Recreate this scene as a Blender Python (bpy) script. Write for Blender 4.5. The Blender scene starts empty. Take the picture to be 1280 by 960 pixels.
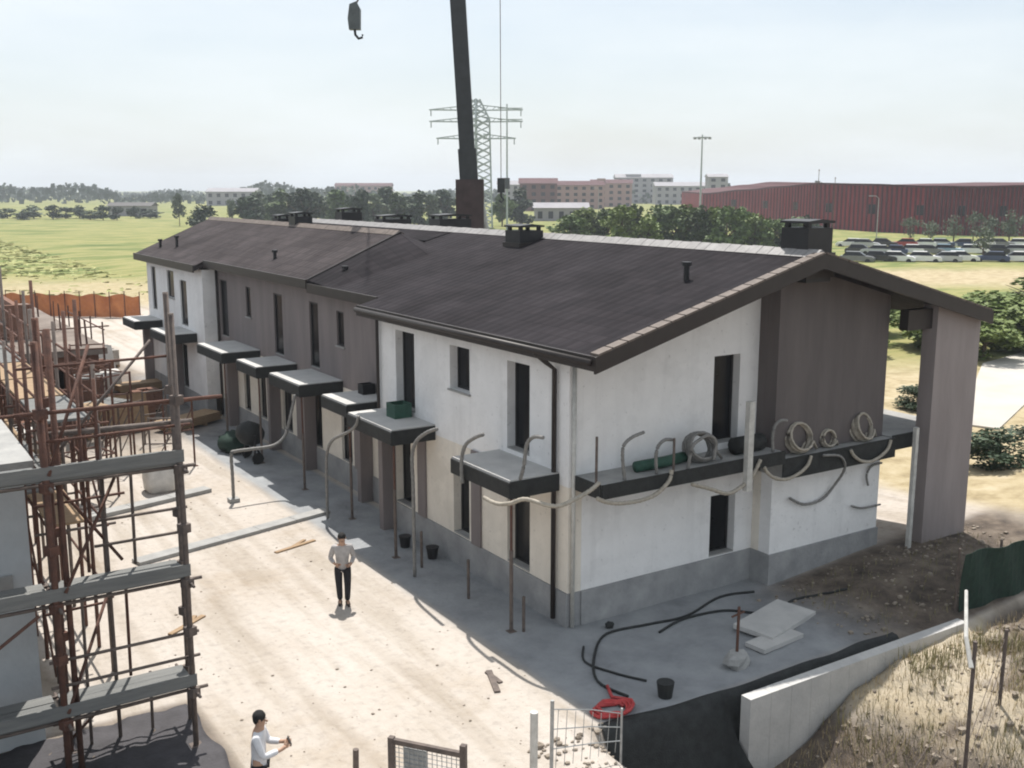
import bpy, bmesh, math, random
import numpy as np
from mathutils import Vector, Matrix
R = math.radians
rnd = random.Random(7)
S = bpy.context.scene
col = S.collection

# ------------------------------------------------------------------ camera
CAM = Vector((-12.68, -17.43, 9.4))
PITCH = R(10.546)
FWD = Vector((0.5425, 0.8401, 0)).normalized()
RGT = Vector((FWD.y, -FWD.x, 0))
cd = bpy.data.cameras.new('camera'); co = bpy.data.objects.new('camera', cd); col.objects.link(co)
cd.sensor_width = 36; cd.lens = 36*1316/1280; cd.clip_end = 9000; cd.clip_start = .2
co.location = CAM; co.rotation_euler = (R(90)-PITCH, 0, -math.atan2(FWD.x, FWD.y))
S.camera = co
# ------------------------------------------------------------------ light
SUN = Vector((.21, .43, 1)).normalized()                 # towards the sun
elev = math.asin(SUN.z); azim = math.atan2(SUN.x, SUN.y)
w = bpy.data.worlds.new('World'); S.world = w; w.use_nodes = True
nt = w.node_tree; nt.nodes.clear()
out = nt.nodes.new('ShaderNodeOutputWorld'); bg = nt.nodes.new('ShaderNodeBackground')
sky = nt.nodes.new('ShaderNodeTexSky'); sky.sky_type = 'NISHITA'; sky.sun_disc = False
sky.sun_elevation = elev; sky.sun_rotation = azim; sky.altitude = 50
sky.air_density = 1.0; sky.dust_density = 2.0; sky.ozone_density = 1.0
# thin high cloud over the blue
tc = nt.nodes.new('ShaderNodeTexCoord'); mp = nt.nodes.new('ShaderNodeMapping'); mp.inputs['Scale'].default_value = (1.2, 1.2, 5)
nz = nt.nodes.new('ShaderNodeTexNoise'); nz.inputs['Scale'].default_value = 2.2; nz.inputs['Detail'].default_value = 7; nz.inputs['Roughness'].default_value = .55
cr = nt.nodes.new('ShaderNodeValToRGB'); cr.color_ramp.elements[0].position = .30; cr.color_ramp.elements[0].color = (.42,)*3+(1,)
cr.color_ramp.elements[1].position = .68; cr.color_ramp.elements[1].color = (.9,)*3+(1,)
mx = nt.nodes.new('ShaderNodeMix'); mx.data_type = 'RGBA'; mx.inputs[7].default_value = (7.3, 7.75, 7.95, 1)
L = nt.links.new
L(tc.outputs['Generated'], mp.inputs[0]); L(mp.outputs[0], nz.inputs['Vector']); L(nz.outputs[0], cr.inputs[0])
spz = nt.nodes.new('ShaderNodeSeparateXYZ'); L(tc.outputs['Generated'], spz.inputs[0])
el = nt.nodes.new('ShaderNodeMapRange'); el.inputs[1].default_value = .12; el.inputs[2].default_value = .55; el.inputs[3].default_value = 1; el.inputs[4].default_value = .95; L(spz.outputs[2], el.inputs[0])
ml = nt.nodes.new('ShaderNodeMath'); ml.operation = 'MULTIPLY'; L(cr.outputs[0], ml.inputs[0]); L(el.outputs[0], ml.inputs[1])
L(ml.outputs[0], mx.inputs[0]); L(sky.outputs[0], mx.inputs[6]); L(mx.outputs[2], bg.inputs[0]); L(bg.outputs[0], out.inputs[0])
bg.inputs[1].default_value = .075
sd = bpy.data.lights.new('sun', 'SUN'); sd.energy = 3.6; sd.angle = R(.55); sd.color = (1, .955, .89)
so = bpy.data.objects.new('sun', sd); col.objects.link(so)
so.rotation_euler = (-SUN).to_track_quat('-Z', 'Y').to_euler(); so.location = (0, 0, 60)
S.view_settings.view_transform = 'Standard'; S.view_settings.look = 'None'; S.view_settings.gamma = 1
S.view_settings.exposure = .82
S.render.engine = 'CYCLES'
S.cycles.max_bounces = 8; S.cycles.volume_bounces = 0; S.cycles.transparent_max_bounces = 12
S.cycles.filter_width = 2.0
try: S.cycles.use_denoising = True
except Exception: pass

# ------------------------------------------------------------------ materials
MATS = {}
def mat(name, c, rough=.85, var=.18, scale=3., bump=0., c2=None, metal=0., detail=6, bscale=None, rand=0., stretch=None, spec=.35):
    if name in MATS: return MATS[name]
    m = bpy.data.materials.new(name); m.use_nodes = True; t = m.node_tree; n = t.nodes; b = n['Principled BSDF']
    b.inputs['Roughness'].default_value = rough; b.inputs['Metallic'].default_value = metal
    b.inputs['Specular IOR Level'].default_value = spec
    tc = n.new('ShaderNodeTexCoord'); mp = n.new('ShaderNodeMapping')
    if stretch: mp.inputs['Scale'].default_value = stretch
    t.links.new(tc.outputs['Object'], mp.inputs[0])
    nz = n.new('ShaderNodeTexNoise'); nz.inputs['Scale'].default_value = scale; nz.inputs['Detail'].default_value = detail; nz.inputs['Roughness'].default_value = .62
    t.links.new(mp.outputs[0], nz.inputs['Vector'])
    rp = n.new('ShaderNodeValToRGB'); t.links.new(nz.outputs[0], rp.inputs[0])
    rp.color_ramp.elements[0].position = .28; rp.color_ramp.elements[1].position = .74
    lo = c2 if c2 else tuple(v*(1-var) for v in c); hi = tuple(min(1, v*(1+var)) for v in c) if not c2 else c
    rp.color_ramp.elements[0].color = (*lo, 1); rp.color_ramp.elements[1].color = (*hi, 1)
    last = rp.outputs[0]
    if rand:
        oi = n.new('ShaderNodeObjectInfo'); hs = n.new('ShaderNodeHueSaturation')
        ma = n.new('ShaderNodeMapRange'); ma.inputs[3].default_value = 1-rand; ma.inputs[4].default_value = 1+rand
        t.links.new(oi.outputs['Random'], ma.inputs[0]); t.links.new(ma.outputs[0], hs.inputs['Value']); t.links.new(last, hs.inputs['Color']); last = hs.outputs[0]
    t.links.new(last, b.inputs['Base Color'])
    if bump:
        n2 = n.new('ShaderNodeTexNoise'); n2.inputs['Scale'].default_value = bscale or scale*8; n2.inputs['Detail'].default_value = 5
        t.links.new(mp.outputs[0], n2.inputs['Vector'])
        bp = n.new('ShaderNodeBump'); bp.inputs['Strength'].default_value = bump; bp.inputs['Distance'].default_value = .03
        t.links.new(n2.outputs[0], bp.inputs['Height']); t.links.new(bp.outputs[0], b.inputs['Normal'])
    MATS[name] = m
    return m

def tile_mat(name, c, c2, alongy=True):
    """concrete roof tiles: rows across the slope, ribs down it"""
    m = bpy.data.materials.new(name); m.use_nodes = True; t = m.node_tree; n = t.nodes; b = n['Principled BSDF']; l = t.links.new
    b.inputs['Roughness'].default_value = .92; b.inputs['Specular IOR Level'].default_value = .06
    tc = n.new('ShaderNodeTexCoord'); sp = n.new('ShaderNodeSeparateXYZ'); cb = n.new('ShaderNodeCombineXYZ')
    l(tc.outputs['Object'], sp.inputs[0]); l(sp.outputs[1], cb.inputs[0]); l(sp.outputs[0], cb.inputs[1])
    br = n.new('ShaderNodeTexBrick'); l(cb.outputs[0], br.inputs['Vector'])
    br.inputs['Scale'].default_value = 1; br.inputs['Brick Width'].default_value = .33; br.inputs['Row Height'].default_value = .38
    br.inputs['Mortar Size'].default_value = .018; br.inputs['Mortar Smooth'].default_value = .4; br.offset = .5; br.inputs['Bias'].default_value = -.2
    br.inputs['Color1'].default_value = (*c, 1); br.inputs['Color2'].default_value = (*c2, 1); br.inputs['Mortar'].default_value = (*[v*.68 for v in c], 1)
    nz = n.new('ShaderNodeTexNoise'); nz.inputs['Scale'].default_value = .55; nz.inputs['Detail'].default_value = 8; l(tc.outputs['Object'], nz.inputs['Vector'])
    mr = n.new('ShaderNodeMapRange'); mr.inputs[1].default_value = .3; mr.inputs[2].default_value = .7; mr.inputs[3].default_value = .7; mr.inputs[4].default_value = 1.35
    l(nz.outputs[0], mr.inputs[0])
    mm = n.new('ShaderNodeMix'); mm.data_type = 'RGBA'; mm.blend_type = 'MULTIPLY'; mm.inputs[0].default_value = 1
    l(br.outputs['Color'], mm.inputs[6]); l(mr.outputs[0], mm.inputs[7]); l(mm.outputs[2], b.inputs['Base Color'])
    wv = n.new('ShaderNodeTexWave'); wv.bands_direction = 'Y'; wv.inputs['Scale'].default_value = .95; l(tc.outputs['Object'], wv.inputs['Vector'])
    ad = n.new('ShaderNodeMath'); ad.operation = 'SUBTRACT'; l(wv.outputs[1], ad.inputs[0]); l(br.outputs['Fac'], ad.inputs[1])
    bp = n.new('ShaderNodeBump'); bp.inputs['Strength'].default_value = .22; bp.inputs['Distance'].default_value = .05
    l(ad.outputs[0], bp.inputs['Height']); l(bp.outputs[0], b.inputs['Normal'])
    return m

def plaster(name, c, c2, streak=.09, patch=.05):
    m = mat(name, c, .92, scale=1.6, c2=c2, bump=.35, bscale=11); t = m.node_tree; n = t.nodes; l = t.links.new; b = n['Principled BSDF']
    src = b.inputs['Base Color'].links[0].from_socket; tc = next(x for x in n if x.type == 'TEX_COORD')
    def layer(src, sc, stretch, lo, hi, amt, det=5):
        mp = n.new('ShaderNodeMapping'); mp.inputs['Scale'].default_value = stretch; l(tc.outputs['Object'], mp.inputs[0])
        z = n.new('ShaderNodeTexNoise'); z.inputs['Scale'].default_value = sc; z.inputs['Detail'].default_value = det; z.inputs['Roughness'].default_value = .6; l(mp.outputs[0], z.inputs['Vector'])
        mr = n.new('ShaderNodeMapRange'); mr.inputs[1].default_value = lo; mr.inputs[2].default_value = hi; mr.inputs[3].default_value = 1; mr.inputs[4].default_value = 1-amt; l(z.outputs[0], mr.inputs[0])
        x = n.new('ShaderNodeMix'); x.data_type = 'RGBA'; x.blend_type = 'MULTIPLY'; x.inputs[0].default_value = 1; l(src, x.inputs[6]); l(mr.outputs[0], x.inputs[7]); return x.outputs[2]
    src = layer(src, 2.4, (1,1,.07), .52, .72, streak)            # drips
    src = layer(src, .75, (1,1,1.3), .53, .57, patch, 3)          # repaired patches with an edge
    src = layer(src, 9, (1,1,1), .62, .70, .22)                   # splashes
    l(src, b.inputs['Base Color']); return m
M = dict(
    white=plaster('white_plaster', (.83,.825,.82), (.74,.735,.73)),
    beige=plaster('beige_render', (.80,.745,.66), (.69,.64,.56)),
    brown=mat('brown_cladding', (.145,.127,.123), .8, scale=2.2, c2=(.105,.092,.091), bump=.3, stretch=(1,1,.15)),
    brown2=mat('taupe_cladding', (.235,.205,.20), .8, scale=2.0, c2=(.17,.148,.146), bump=.3, stretch=(1,1,.2)),
    plinth=mat('grey_plinth', (.37,.37,.37), .9, scale=1.6, c2=(.22,.225,.23), bump=.5),
    tile=tile_mat('dark_tiles', (.026,.023,.026), (.018,.0165,.019)),
    tile2=tile_mat('paler_tiles', (.056,.048,.049), (.040,.035,.037)),  # lighter tile tone for the rear roof
    trim=mat('dark_trim', (.030,.024,.022), .5, .2),
    vergt=mat('verge_tile', (.13,.105,.09), .7, .35, scale=6),
    ridge=mat('pale_ridge_flashing', (.25,.24,.235), .55, .25, scale=4),
    dark=mat('dark_opening', (.012,.013,.015), .35, .3),
    glass=mat('dark_glass', (.009,.010,.012), .22, .2, spec=.22),
    frame=mat('dark_window_frame', (.022,.021,.022), .5, .2),
    conc=mat('concrete', (.38,.375,.36), .92, scale=2., c2=(.25,.25,.245), bump=.5),
    conc2=mat('fresh_concrete', (.52,.51,.49), .92, scale=2., c2=(.40,.395,.385), bump=.4),
    membrane=mat('black_membrane', (.022,.024,.024), .7, .4, scale=5, bump=.5),
    blackmetal=mat('black_metal', (.018,.018,.020), .45, .3),
    copper=mat('copper_cap', (.13,.070,.045), .6, .3, metal=.2),
    rust=mat('rusty_steel', (.150,.072,.050), .85, scale=5, c2=(.065,.036,.030), bump=.5),
    oldst=mat('weathered_steel', (.17,.135,.115), .7, scale=7, c2=(.075,.06,.055), bump=.4),
    galv=mat('galvanised_steel', (.36,.37,.37), .5, .25, scale=8, metal=.4),
    plank=mat('scaffold_board', (.21,.21,.20), .9, scale=3, c2=(.12,.125,.125), bump=.4, stretch=(.3,3,3)),
    shadewall=mat('grey_block_render', (.55,.575,.59), .9, scale=1.1, c2=(.42,.445,.46), bump=.4),
    hose=mat('grey_conduit', (.20,.195,.185), .6, .3, scale=12),
    tanhose=mat('tan_conduit', (.36,.325,.27), .7, .3, scale=12),
    pole=mat('pale_pole', (.50,.49,.46), .6, .2, scale=6),
    brick=mat('brown_brick', (.24,.125,.085), .9, scale=14, c2=(.13,.07,.05), bump=.6),
    sack=mat('cement_sack', (.44,.40,.36), .9, scale=4, c2=(.24,.22,.20), bump=.9, bscale=9),
    wood=mat('raw_timber', (.36,.25,.15), .8, scale=5, c2=(.22,.15,.09), stretch=(.4,4,4)),
    orange=mat('orange_mesh', (.58,.235,.09), .85, scale=.9, c2=(.36,.12,.05), bump=.5),
    green=mat('dark_green_net', (.018,.045,.032), .85, scale=6, c2=(.010,.024,.018), bump=.5),
    gtarp=mat('green_tarpaulin', (.03,.085,.06), .6, .3, scale=5, bump=.4),
    red=mat('red_plastic', (.42,.045,.045), .45, .25, scale=8),
    leaf=mat('tree_leaves', (.11,.155,.05), .7, scale=.9, c2=(.045,.075,.026), rand=.35),
    leafd=mat('dark_tree_leaves', (.055,.085,.042), .7, scale=.9, c2=(.024,.042,.022), rand=.3),
    leafg=mat('grey_green_leaves', (.15,.18,.115), .7, scale=.9, c2=(.075,.10,.06), rand=.25),
    leafb=mat('bright_leaves', (.17,.215,.05), .7, scale=1.2, c2=(.075,.115,.028), rand=.2),
    bark=mat('bark', (.10,.075,.055), .9, .3, scale=8, bump=.6),
    wood_far=mat('distant_leaves', (.060,.080,.045), .9, scale=.02, c2=(.034,.050,.032)),
    straw=mat('dry_straw', (.50,.41,.25), .9, scale=4, c2=(.30,.22,.12)),
    straw2=mat('withered_grass', (.30,.26,.13), .9, scale=4, c2=(.12,.12,.05)),
    stone=mat('rubble_stone', (.34,.29,.235), .95, scale=1.2, c2=(.15,.125,.10), bump=.6),
    arena=mat('dark_red_cladding', (.23,.016,.020), .75, scale=.12, c2=(.13,.009,.013)),
    arenaroof=mat('grey_red_roof', (.060,.012,.015), .8, .2, scale=.3),
    brickred=mat('red_brown_facade', (.16,.075,.060), .9, scale=.3, c2=(.11,.055,.048)),
    pink=mat('pink_facade', (.36,.23,.20), .9, scale=.3, c2=(.28,.18,.165)),
    greyf=mat('grey_facade', (.33,.32,.33), .9, scale=.2, c2=(.26,.25,.27)),
    tyre=mat('tyre_rubber', (.02,.02,.02), .9, .2),
    skin=mat('skin', (.42,.26,.18), .6, .1, scale=8),
    hair=mat('black_hair', (.010,.009,.009), .6, .3, scale=30, bump=.6),
    shirt=mat('white_shirt', (.66,.66,.68), .9, .12, scale=9, bump=.4),
    shirtg=mat('grey_shirt', (.40,.38,.37), .9, .2, scale=9, bump=.4),
    trous=mat('black_trousers', (.016,.016,.020), .9, .3, scale=9, bump=.4),
    shoe=mat('dark_shoes', (.05,.04,.035), .7, .3),
    crane=mat('dark_crane_paint', (.030,.034,.036), .5, .3, scale=2),
    craner=mat('red_brown_crane_paint', (.045,.030,.030), .6, .3, scale=2),
    pylon=mat('pylon_steel', (.36,.40,.40), .6, .15, scale=2),
    far_pale=mat('pale_gravel', (.50,.47,.42), .95, scale=.4, c2=(.38,.36,.32)),
    asph=mat('car_park_asphalt', (.17,.165,.17), .95, scale=.5, c2=(.13,.127,.13)),
)
CARCOL = [('white', (.75,.75,.75)), ('silver', (.42,.43,.45)), ('black', (.018,.018,.02)), ('dark blue', (.02,.04,.11)), ('grey', (.16,.165,.17)), ('red', (.33,.03,.025)), ('light blue', (.24,.36,.46))]
CARM = {}
for nme, c in CARCOL:
    CARM[nme] = mat('car_paint_'+nme.replace(' ', '_'), c, .3, .05, spec=.6)

# ------------------------------------------------------------------ mesh helpers
class MB:
    def __init__(s): s.v = []; s.f = []
    def add(s, vs, fs):
        o = len(s.v); s.v += [tuple(p) for p in vs]; s.f += [tuple(i+o for i in f) for f in fs]; return s
    def box(s, x0, x1, y0, y1, z0, z1):
        x0, x1 = sorted((x0, x1)); y0, y1 = sorted((y0, y1)); z0, z1 = sorted((z0, z1))
        v = [(x0,y0,z0),(x1,y0,z0),(x1,y1,z0),(x0,y1,z0),(x0,y0,z1),(x1,y0,z1),(x1,y1,z1),(x0,y1,z1)]
        return s.add(v, [(0,3,2,1),(4,5,6,7),(0,1,5,4),(1,2,6,5),(2,3,7,6),(3,0,4,7)])
    def obox(s, c, size, rz=0, rx=0, ry=0):
        m = Matrix.Translation(c) @ Matrix.Rotation(rz,4,'Z') @ Matrix.Rotation(ry,4,'Y') @ Matrix.Rotation(rx,4,'X')
        a, b, d = size[0]/2, size[1]/2, size[2]/2
        v = [m @ Vector(p) for p in ((-a,-b,-d),(a,-b,-d),(a,b,-d),(-a,b,-d),(-a,-b,d),(a,-b,d),(a,b,d),(-a,b,d))]
        return s.add(v, [(0,3,2,1),(4,5,6,7),(0,1,5,4),(1,2,6,5),(2,3,7,6),(3,0,4,7)])
    def tube(s, pts, r, n=8, r1=None):
        pts = [Vector(p) for p in pts]; k = len(pts)
        rings = []
        for i, p in enumerate(pts):
            t = (pts[min(i+1,k-1)]-pts[max(i-1,0)]).normalized()
            up = Vector((0,0,1)) if abs(t.z) < .95 else Vector((1,0,0))
            a = t.cross(up).normalized(); b = t.cross(a)
            rr = r if r1 is None else r+(r1-r)*i/max(1,k-1)
            if isinstance(r, (list,tuple)): rr = r[i]
            rings.append([p+(a*math.cos(2*math.pi*j/n)+b*math.sin(2*math.pi*j/n))*rr for j in range(n)])
        v = [q for g in rings for q in g]; f = []
        for i in range(k-1):
            for j in range(n):
                f.append((i*n+j, i*n+(j+1)%n, (i+1)*n+(j+1)%n, (i+1)*n+j))
        f.append(tuple(range(n-1,-1,-1))); f.append(tuple((k-1)*n+j for j in range(n)))
        return s.add(v, f)
    def bar(s, p0, p1, a, b=None):
        """square bar"""
        b = b or a; p0 = Vector(p0); p1 = Vector(p1); t = (p1-p0).normalized()
        up = Vector((0,0,1)) if abs(t.z) < .95 else Vector((0,1,0))
        u = t.cross(up).normalized()*a/2; q = t.cross(u).normalized()*b/2
        v = [p0-u-q,p0+u-q,p0+u+q,p0-u+q,p1-u-q,p1+u-q,p1+u+q,p1-u+q]
        return s.add(v, [(0,3,2,1),(4,5,6,7),(0,1,5,4),(1,2,6,5),(2,3,7,6),(3,0,4,7)])
    def prism(s, poly, axis, a, b):
        """polygon of (u,z) (axis y: u=x; axis x: u=y; axis z: (x,y)) swept from a to b"""
        n = len(poly)
        if axis == 'y': v = [(p[0],a,p[1]) for p in poly]+[(p[0],b,p[1]) for p in poly]
        elif axis == 'x': v = [(a,p[0],p[1]) for p in poly]+[(b,p[0],p[1]) for p in poly]
        else: v = [(p[0],p[1],a) for p in poly]+[(p[0],p[1],b) for p in poly]
        return s.add(v, [tuple(range(n)), tuple(range(2*n-1,n-1,-1))]+[(i,(i+1)%n,n+(i+1)%n,n+i) for i in range(n)])
    def blob(s, c, r, seed=0, n=10, k=6, jit=.15):
        rr = random.Random(seed); c = Vector(c); v = [c+Vector((0,0,-r[2]))]; f = []
        for i in range(1, k):
            ph = -math.pi/2+math.pi*i/k
            for j in range(n):
                th = 2*math.pi*j/n; q = 1+rr.uniform(-jit,jit)
                v.append(c+Vector((r[0]*math.cos(ph)*math.cos(th)*q, r[1]*math.cos(ph)*math.sin(th)*q, r[2]*math.sin(ph)*q)))
        v.append(c+Vector((0,0,r[2]))); e = len(v)-1
        for j in range(n): f.append((0, 1+(j+1)%n, 1+j)); f.append((e, e-n+j, e-n+(j+1)%n))
        for i in range(k-2):
            for j in range(n):
                a = 1+i*n+j; b = 1+i*n+(j+1)%n; f.append((a,b,b+n,a+n))
        return s.add(v, f)
    def leaves(s, n, size, fn, rr):
        """n small leaf clumps at fn()"""
        for _ in range(n):
            p = Vector(fn()); q = size*rr.uniform(.6,1.35)
            a = Vector((rr.gauss(0,1),rr.gauss(0,1),rr.gauss(0,1))).normalized(); b = a.orthogonal().normalized()
            b = (Matrix.Rotation(rr.uniform(0,6.28),3,a) @ b); c = a.cross(b)
            s.add([p-b*q*.5, p+c*q*.42-b*q*.1, p+b*q*.55, p-c*q*.42+b*q*.1], [(0,1,2,3)])
        return s
    def mesh(s, name, m, weld=True, smooth=False):
        me = bpy.data.meshes.new(name); me.from_pydata(s.v, [], s.f); me.materials.append(m)
        if weld:
            bm = bmesh.new(); bm.from_mesh(me); bmesh.ops.remove_doubles(bm, verts=bm.verts, dist=1e-5)
            bmesh.ops.recalc_face_normals(bm, faces=bm.faces); bm.to_mesh(me); bm.free()
        if smooth:
            for p in me.polygons: p.use_smooth = True
        return me
    def build(s, name, m, parent=None, weld=True, smooth=False):
        o = bpy.data.objects.new(name, s.mesh(name, m, weld, smooth)); col.objects.link(o)
        if parent is not None:
            o.parent = parent; o.matrix_parent_inverse = Matrix.Identity(4)
            # meshes are written in world coordinates: undo the parents' own placement
            pw = world_of(parent); o.matrix_basis = pw.inverted()
        return o
def world_of(o):
    m = o.matrix_basis.copy()
    if o.parent: m = world_of(o.parent) @ o.matrix_parent_inverse @ m
    return m
def tag(o, label, cat, group=None, kind=None):
    o['label'] = label; o['category'] = cat
    if group: o['group'] = group
    if kind: o['kind'] = kind
    return o
def thing(name, label, cat, loc=(0,0,0), rz=0, group=None):
    o = bpy.data.objects.new(name, None); col.objects.link(o); o.empty_display_size = .2
    o.location = loc; o.rotation_euler = (0,0,rz)
    return tag(o, label, cat, group)
def local(o):                                   # let a mesh written round the origin follow its parent
    o.matrix_basis = Matrix.Identity(4); return o
def structure(o, kind='structure'): o['kind'] = kind; return o
def copy_tree(o, parent=None):
    c = o.copy(); col.objects.link(c)
    if parent is not None: c.parent = parent
    for ch in list(o.children): copy_tree(ch, c)
    return c
def at(px, D):
    """ground point D metres ahead in the direction px/1280 of the field of view"""
    p = CAM + FWD*D + RGT*((px-640)/1316*D*1.0172); return Vector((p.x, p.y, 0))

# ------------------------------------------------------------------ ground
def sstep(a, b, x):
    t = np.clip((x-a)/(b-a), 0, 1); return t*t*(3-2*t)
def vnoise(x, y, seed=0):
    """smooth value noise"""
    def h(i, j):
        n = (i*374761393 + j*668265263 + seed*974711) & 0x7fffffff
        n = (n ^ (n >> 13))*1274126177 & 0x7fffffff
        return ((n ^ (n >> 16)) & 0xffff)/65535.
    xi = np.floor(x).astype(np.int64); yi = np.floor(y).astype(np.int64); fx = x-xi; fy = y-yi
    fx = fx*fx*(3-2*fx); fy = fy*fy*(3-2*fy)
    return (h(xi,yi)*(1-fx)+h(xi+1,yi)*fx)*(1-fy)+(h(xi,yi+1)*(1-fx)+h(xi+1,yi+1)*fx)*fy
def fbm(x, y, seed=0): return sum(vnoise(x*2**k, y*2**k, seed+k)*.5**(k+1) for k in range(4))
PITZ = -1.45
def height(x, y):
    x = np.asarray(x, float); y = np.asarray(y, float)
    n = fbm(x*.7, y*.7, 3)-.47; n2 = fbm(x*2.3, y*2.3, 9)-.47
    h = .03*n
    rise = sstep(4.5, 11, x)*sstep(3.0, -.8, y)*.34 + sstep(12, 18, x)*.25
    h = h + rise*(1+.25*n)
    # soil heap between the pavement and the wall
    h = h + .22*np.exp(-(((x-7.2)/2.6)**2+((y+2.6)/.9)**2))*(1+1.2*n2)
    # cut: yard edge at y=-3.9, ramp of gravel to the left of it
    edge = -3.80-.10*(x+1.8)*(x < 1)-.28*(x >= 1)+.10*n
    cut = sstep(edge, edge-.75, y)*sstep(-2.45+.5*n, -2.05+.5*n, x)*sstep(6.2, 4.6, x)
    h = h*(1-cut)+PITZ*cut
    # heap of dug earth on the near side of the wall
    ridge = sstep(.75, 4.6, x+.35*(y+4.9)+.8*n)
    heap = sstep(-4.58, -5.0, y)*ridge
    top = -1.05+1.0*sstep(.55, 2.7, x+.25*(y+5))+.12*sstep(2.5, 6.5, x)+.30*n+.18*n2-.25*sstep(-8.5, -14, y)+.35*sstep(-6.0, -8.5, y)*sstep(1.5, 4, x)
    top = np.minimum(top, -.03+.05*sstep(2, 6, x)+3*np.maximum(0, -5.3-y))
    inh = sstep(-4.6, -4.9, y)*sstep(.5, 1.4, x)
    h = h*(1-inh)+inh*np.maximum(PITZ, PITZ+(top-PITZ)*np.maximum(ridge, .05))
    h = h + inh*.10*n2
    return h
def build_ground():
    def axis(a, b, step, lim_a, lim_b):
        v = list(np.arange(a, b+1e-6, step)); s = step
        while v[-1] < lim_b: s *= 1.085; v.append(v[-1]+s)
        s = step
        while v[0] > lim_a: s *= 1.085; v.insert(0, v[0]-s)
        return np.array(v)
    xs = axis(-14, 21, .17, -3000, 3000); ys = axis(-12, 3, .17, -3000, 3000)
    X, Y = np.meshgrid(xs, ys); Z = height(X, Y)
    D = (X-CAM.x)*FWD.x+(Y-CAM.y)*FWD.y; Lt = (X-CAM.x)*RGT.x+(Y-CAM.y)*RGT.y
    n = fbm(X*.25, Y*.25, 21)-.47; nn = fbm(X*.03, Y*.03, 31)-.47
    px = Lt/np.maximum(D, 1)*1316+640
    fine = fbm(X*1.6, Y*1.6, 51)-.47
    # zones
    green = sstep(84, 92, D+nn*12)*(px < 700)
    green = np.maximum(green, sstep(46, 54, D+5*n)*(px >= 640)*sstep(12, 14, X))
    straw = sstep(82, 85, D+4*n)*sstep(112, 106, D+8*n)*(px < 640)*.85
    straw = np.maximum(straw, sstep(13.6, 15.2, X+1.5*n)*sstep(60, 50, D)*sstep(-2.2, -1.2, Y+.2*X*0))
    straw = np.maximum(straw, sstep(97, 103, D+5*nn)*sstep(124, 118, D)*(px > 900))
    soil = sstep(4.6, 6.4, X+2*n)*sstep(-.3, -.9, Y+.3*n)*sstep(15.5, 13.5, X)*sstep(-4.7, -4.5, Y)
    soil = np.maximum(soil, sstep(.75, .55, X*0+1)*0)
    soil = np.maximum(soil, sstep(-.35, -.8, Z)*1.0)
    heap = sstep(-4.55, -4.85, Y)*sstep(.4, 1.0, X)
    soil = np.maximum(soil, heap*np.clip(sstep(.02, -.16, fine*.6+n*.8+.22-.30*sstep(-5.4, -7.4, Y-.25*(X-3))), 0, 1)*.92)
    soil = np.maximum(soil, sstep(-7.75, -7.95, X+.12*n)*sstep(1.25, .95, Y+.2*n)*.9)  # soil colour painted in as the scaffold building's ground shadow
    soil = np.maximum(soil, sstep(20, 25, Y+2*n)*sstep(1.0, -1.0, X+2*n)*sstep(100, 90, D)*(.45+.45*sstep(-.30, .1, n+.5*fine)))
    sh = heap*.55*(1-soil)
    straw = np.maximum(straw, sh)
    pave_shade = sstep(-2.2, -1.4, X+.25*n)*sstep(1.2, .6, Y)*sstep(-4.2, -3.9, Y)*sstep(7, 5.0, X)  # grey walkway, its tone darkened to deepen the house shadow
    pave_shade = np.maximum(pave_shade, sstep(-2.1, -1.7, X+.15*n)*sstep(-4.2, -3.9, Y)*(X < .3)*(Y < 36))  # strip along the facade, painted where the house shadow falls
    nx, ny = len(xs), len(ys)
    v = np.stack([X.ravel(), Y.ravel(), Z.ravel()], 1)
    idx = np.arange(nx*ny).reshape(ny, nx)
    f = np.stack([idx[:-1,:-1].ravel(), idx[:-1,1:].ravel(), idx[1:,1:].ravel(), idx[1:,:-1].ravel()], 1)
    me = bpy.data.meshes.new('ground'); me.vertices.add(len(v)); me.vertices.foreach_set('co', v.ravel())
    me.loops.add(f.size); me.loops.foreach_set('vertex_index', f.ravel().astype(np.int32))
    me.polygons.add(len(f)); me.polygons.foreach_set('loop_start', np.arange(0, f.size, 4, dtype=np.int32)); me.polygons.foreach_set('loop_total', np.full(len(f), 4, np.int32))
    me.polygons.foreach_set('use_smooth', np.ones(len(f), bool))
    me.update(); me.validate()
    a = me.attributes.new('zone', 'FLOAT_COLOR', 'POINT')
    c = np.stack([green.ravel(), straw.ravel(), soil.ravel(), pave_shade.ravel()], 1).astype(np.float32)
    a.data.foreach_set('color', c.ravel())
    m = bpy.data.materials.new('ground'); m.use_nodes = True; t = m.node_tree; N = t.nodes; l = t.links.new; b = N['Principled BSDF']
    b.inputs['Roughness'].default_value = .95; b.inputs['Specular IOR Level'].default_value = .15
    at_ = N.new('ShaderNodeAttribute'); at_.attribute_name = 'zone'; sp = N.new('ShaderNodeSeparateColor'); l(at_.outputs['Color'], sp.inputs[0])
    tc = N.new('ShaderNodeTexCoord')
    def noise(sc, det=6, stretch=None):
        z = N.new('ShaderNodeTexNoise'); z.inputs['Scale'].default_value = sc; z.inputs['Detail'].default_value = det; z.inputs['Roughness'].default_value = .65
        mp = N.new('ShaderNodeMapping'); l(tc.outputs['Object'], mp.inputs[0])
        if stretch: mp.inputs['Scale'].default_value = stretch[0]; mp.inputs['Rotation'].default_value = (0,0,stretch[1])
        l(mp.outputs[0], z.inputs['Vector']); return z.outputs[0]
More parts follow.
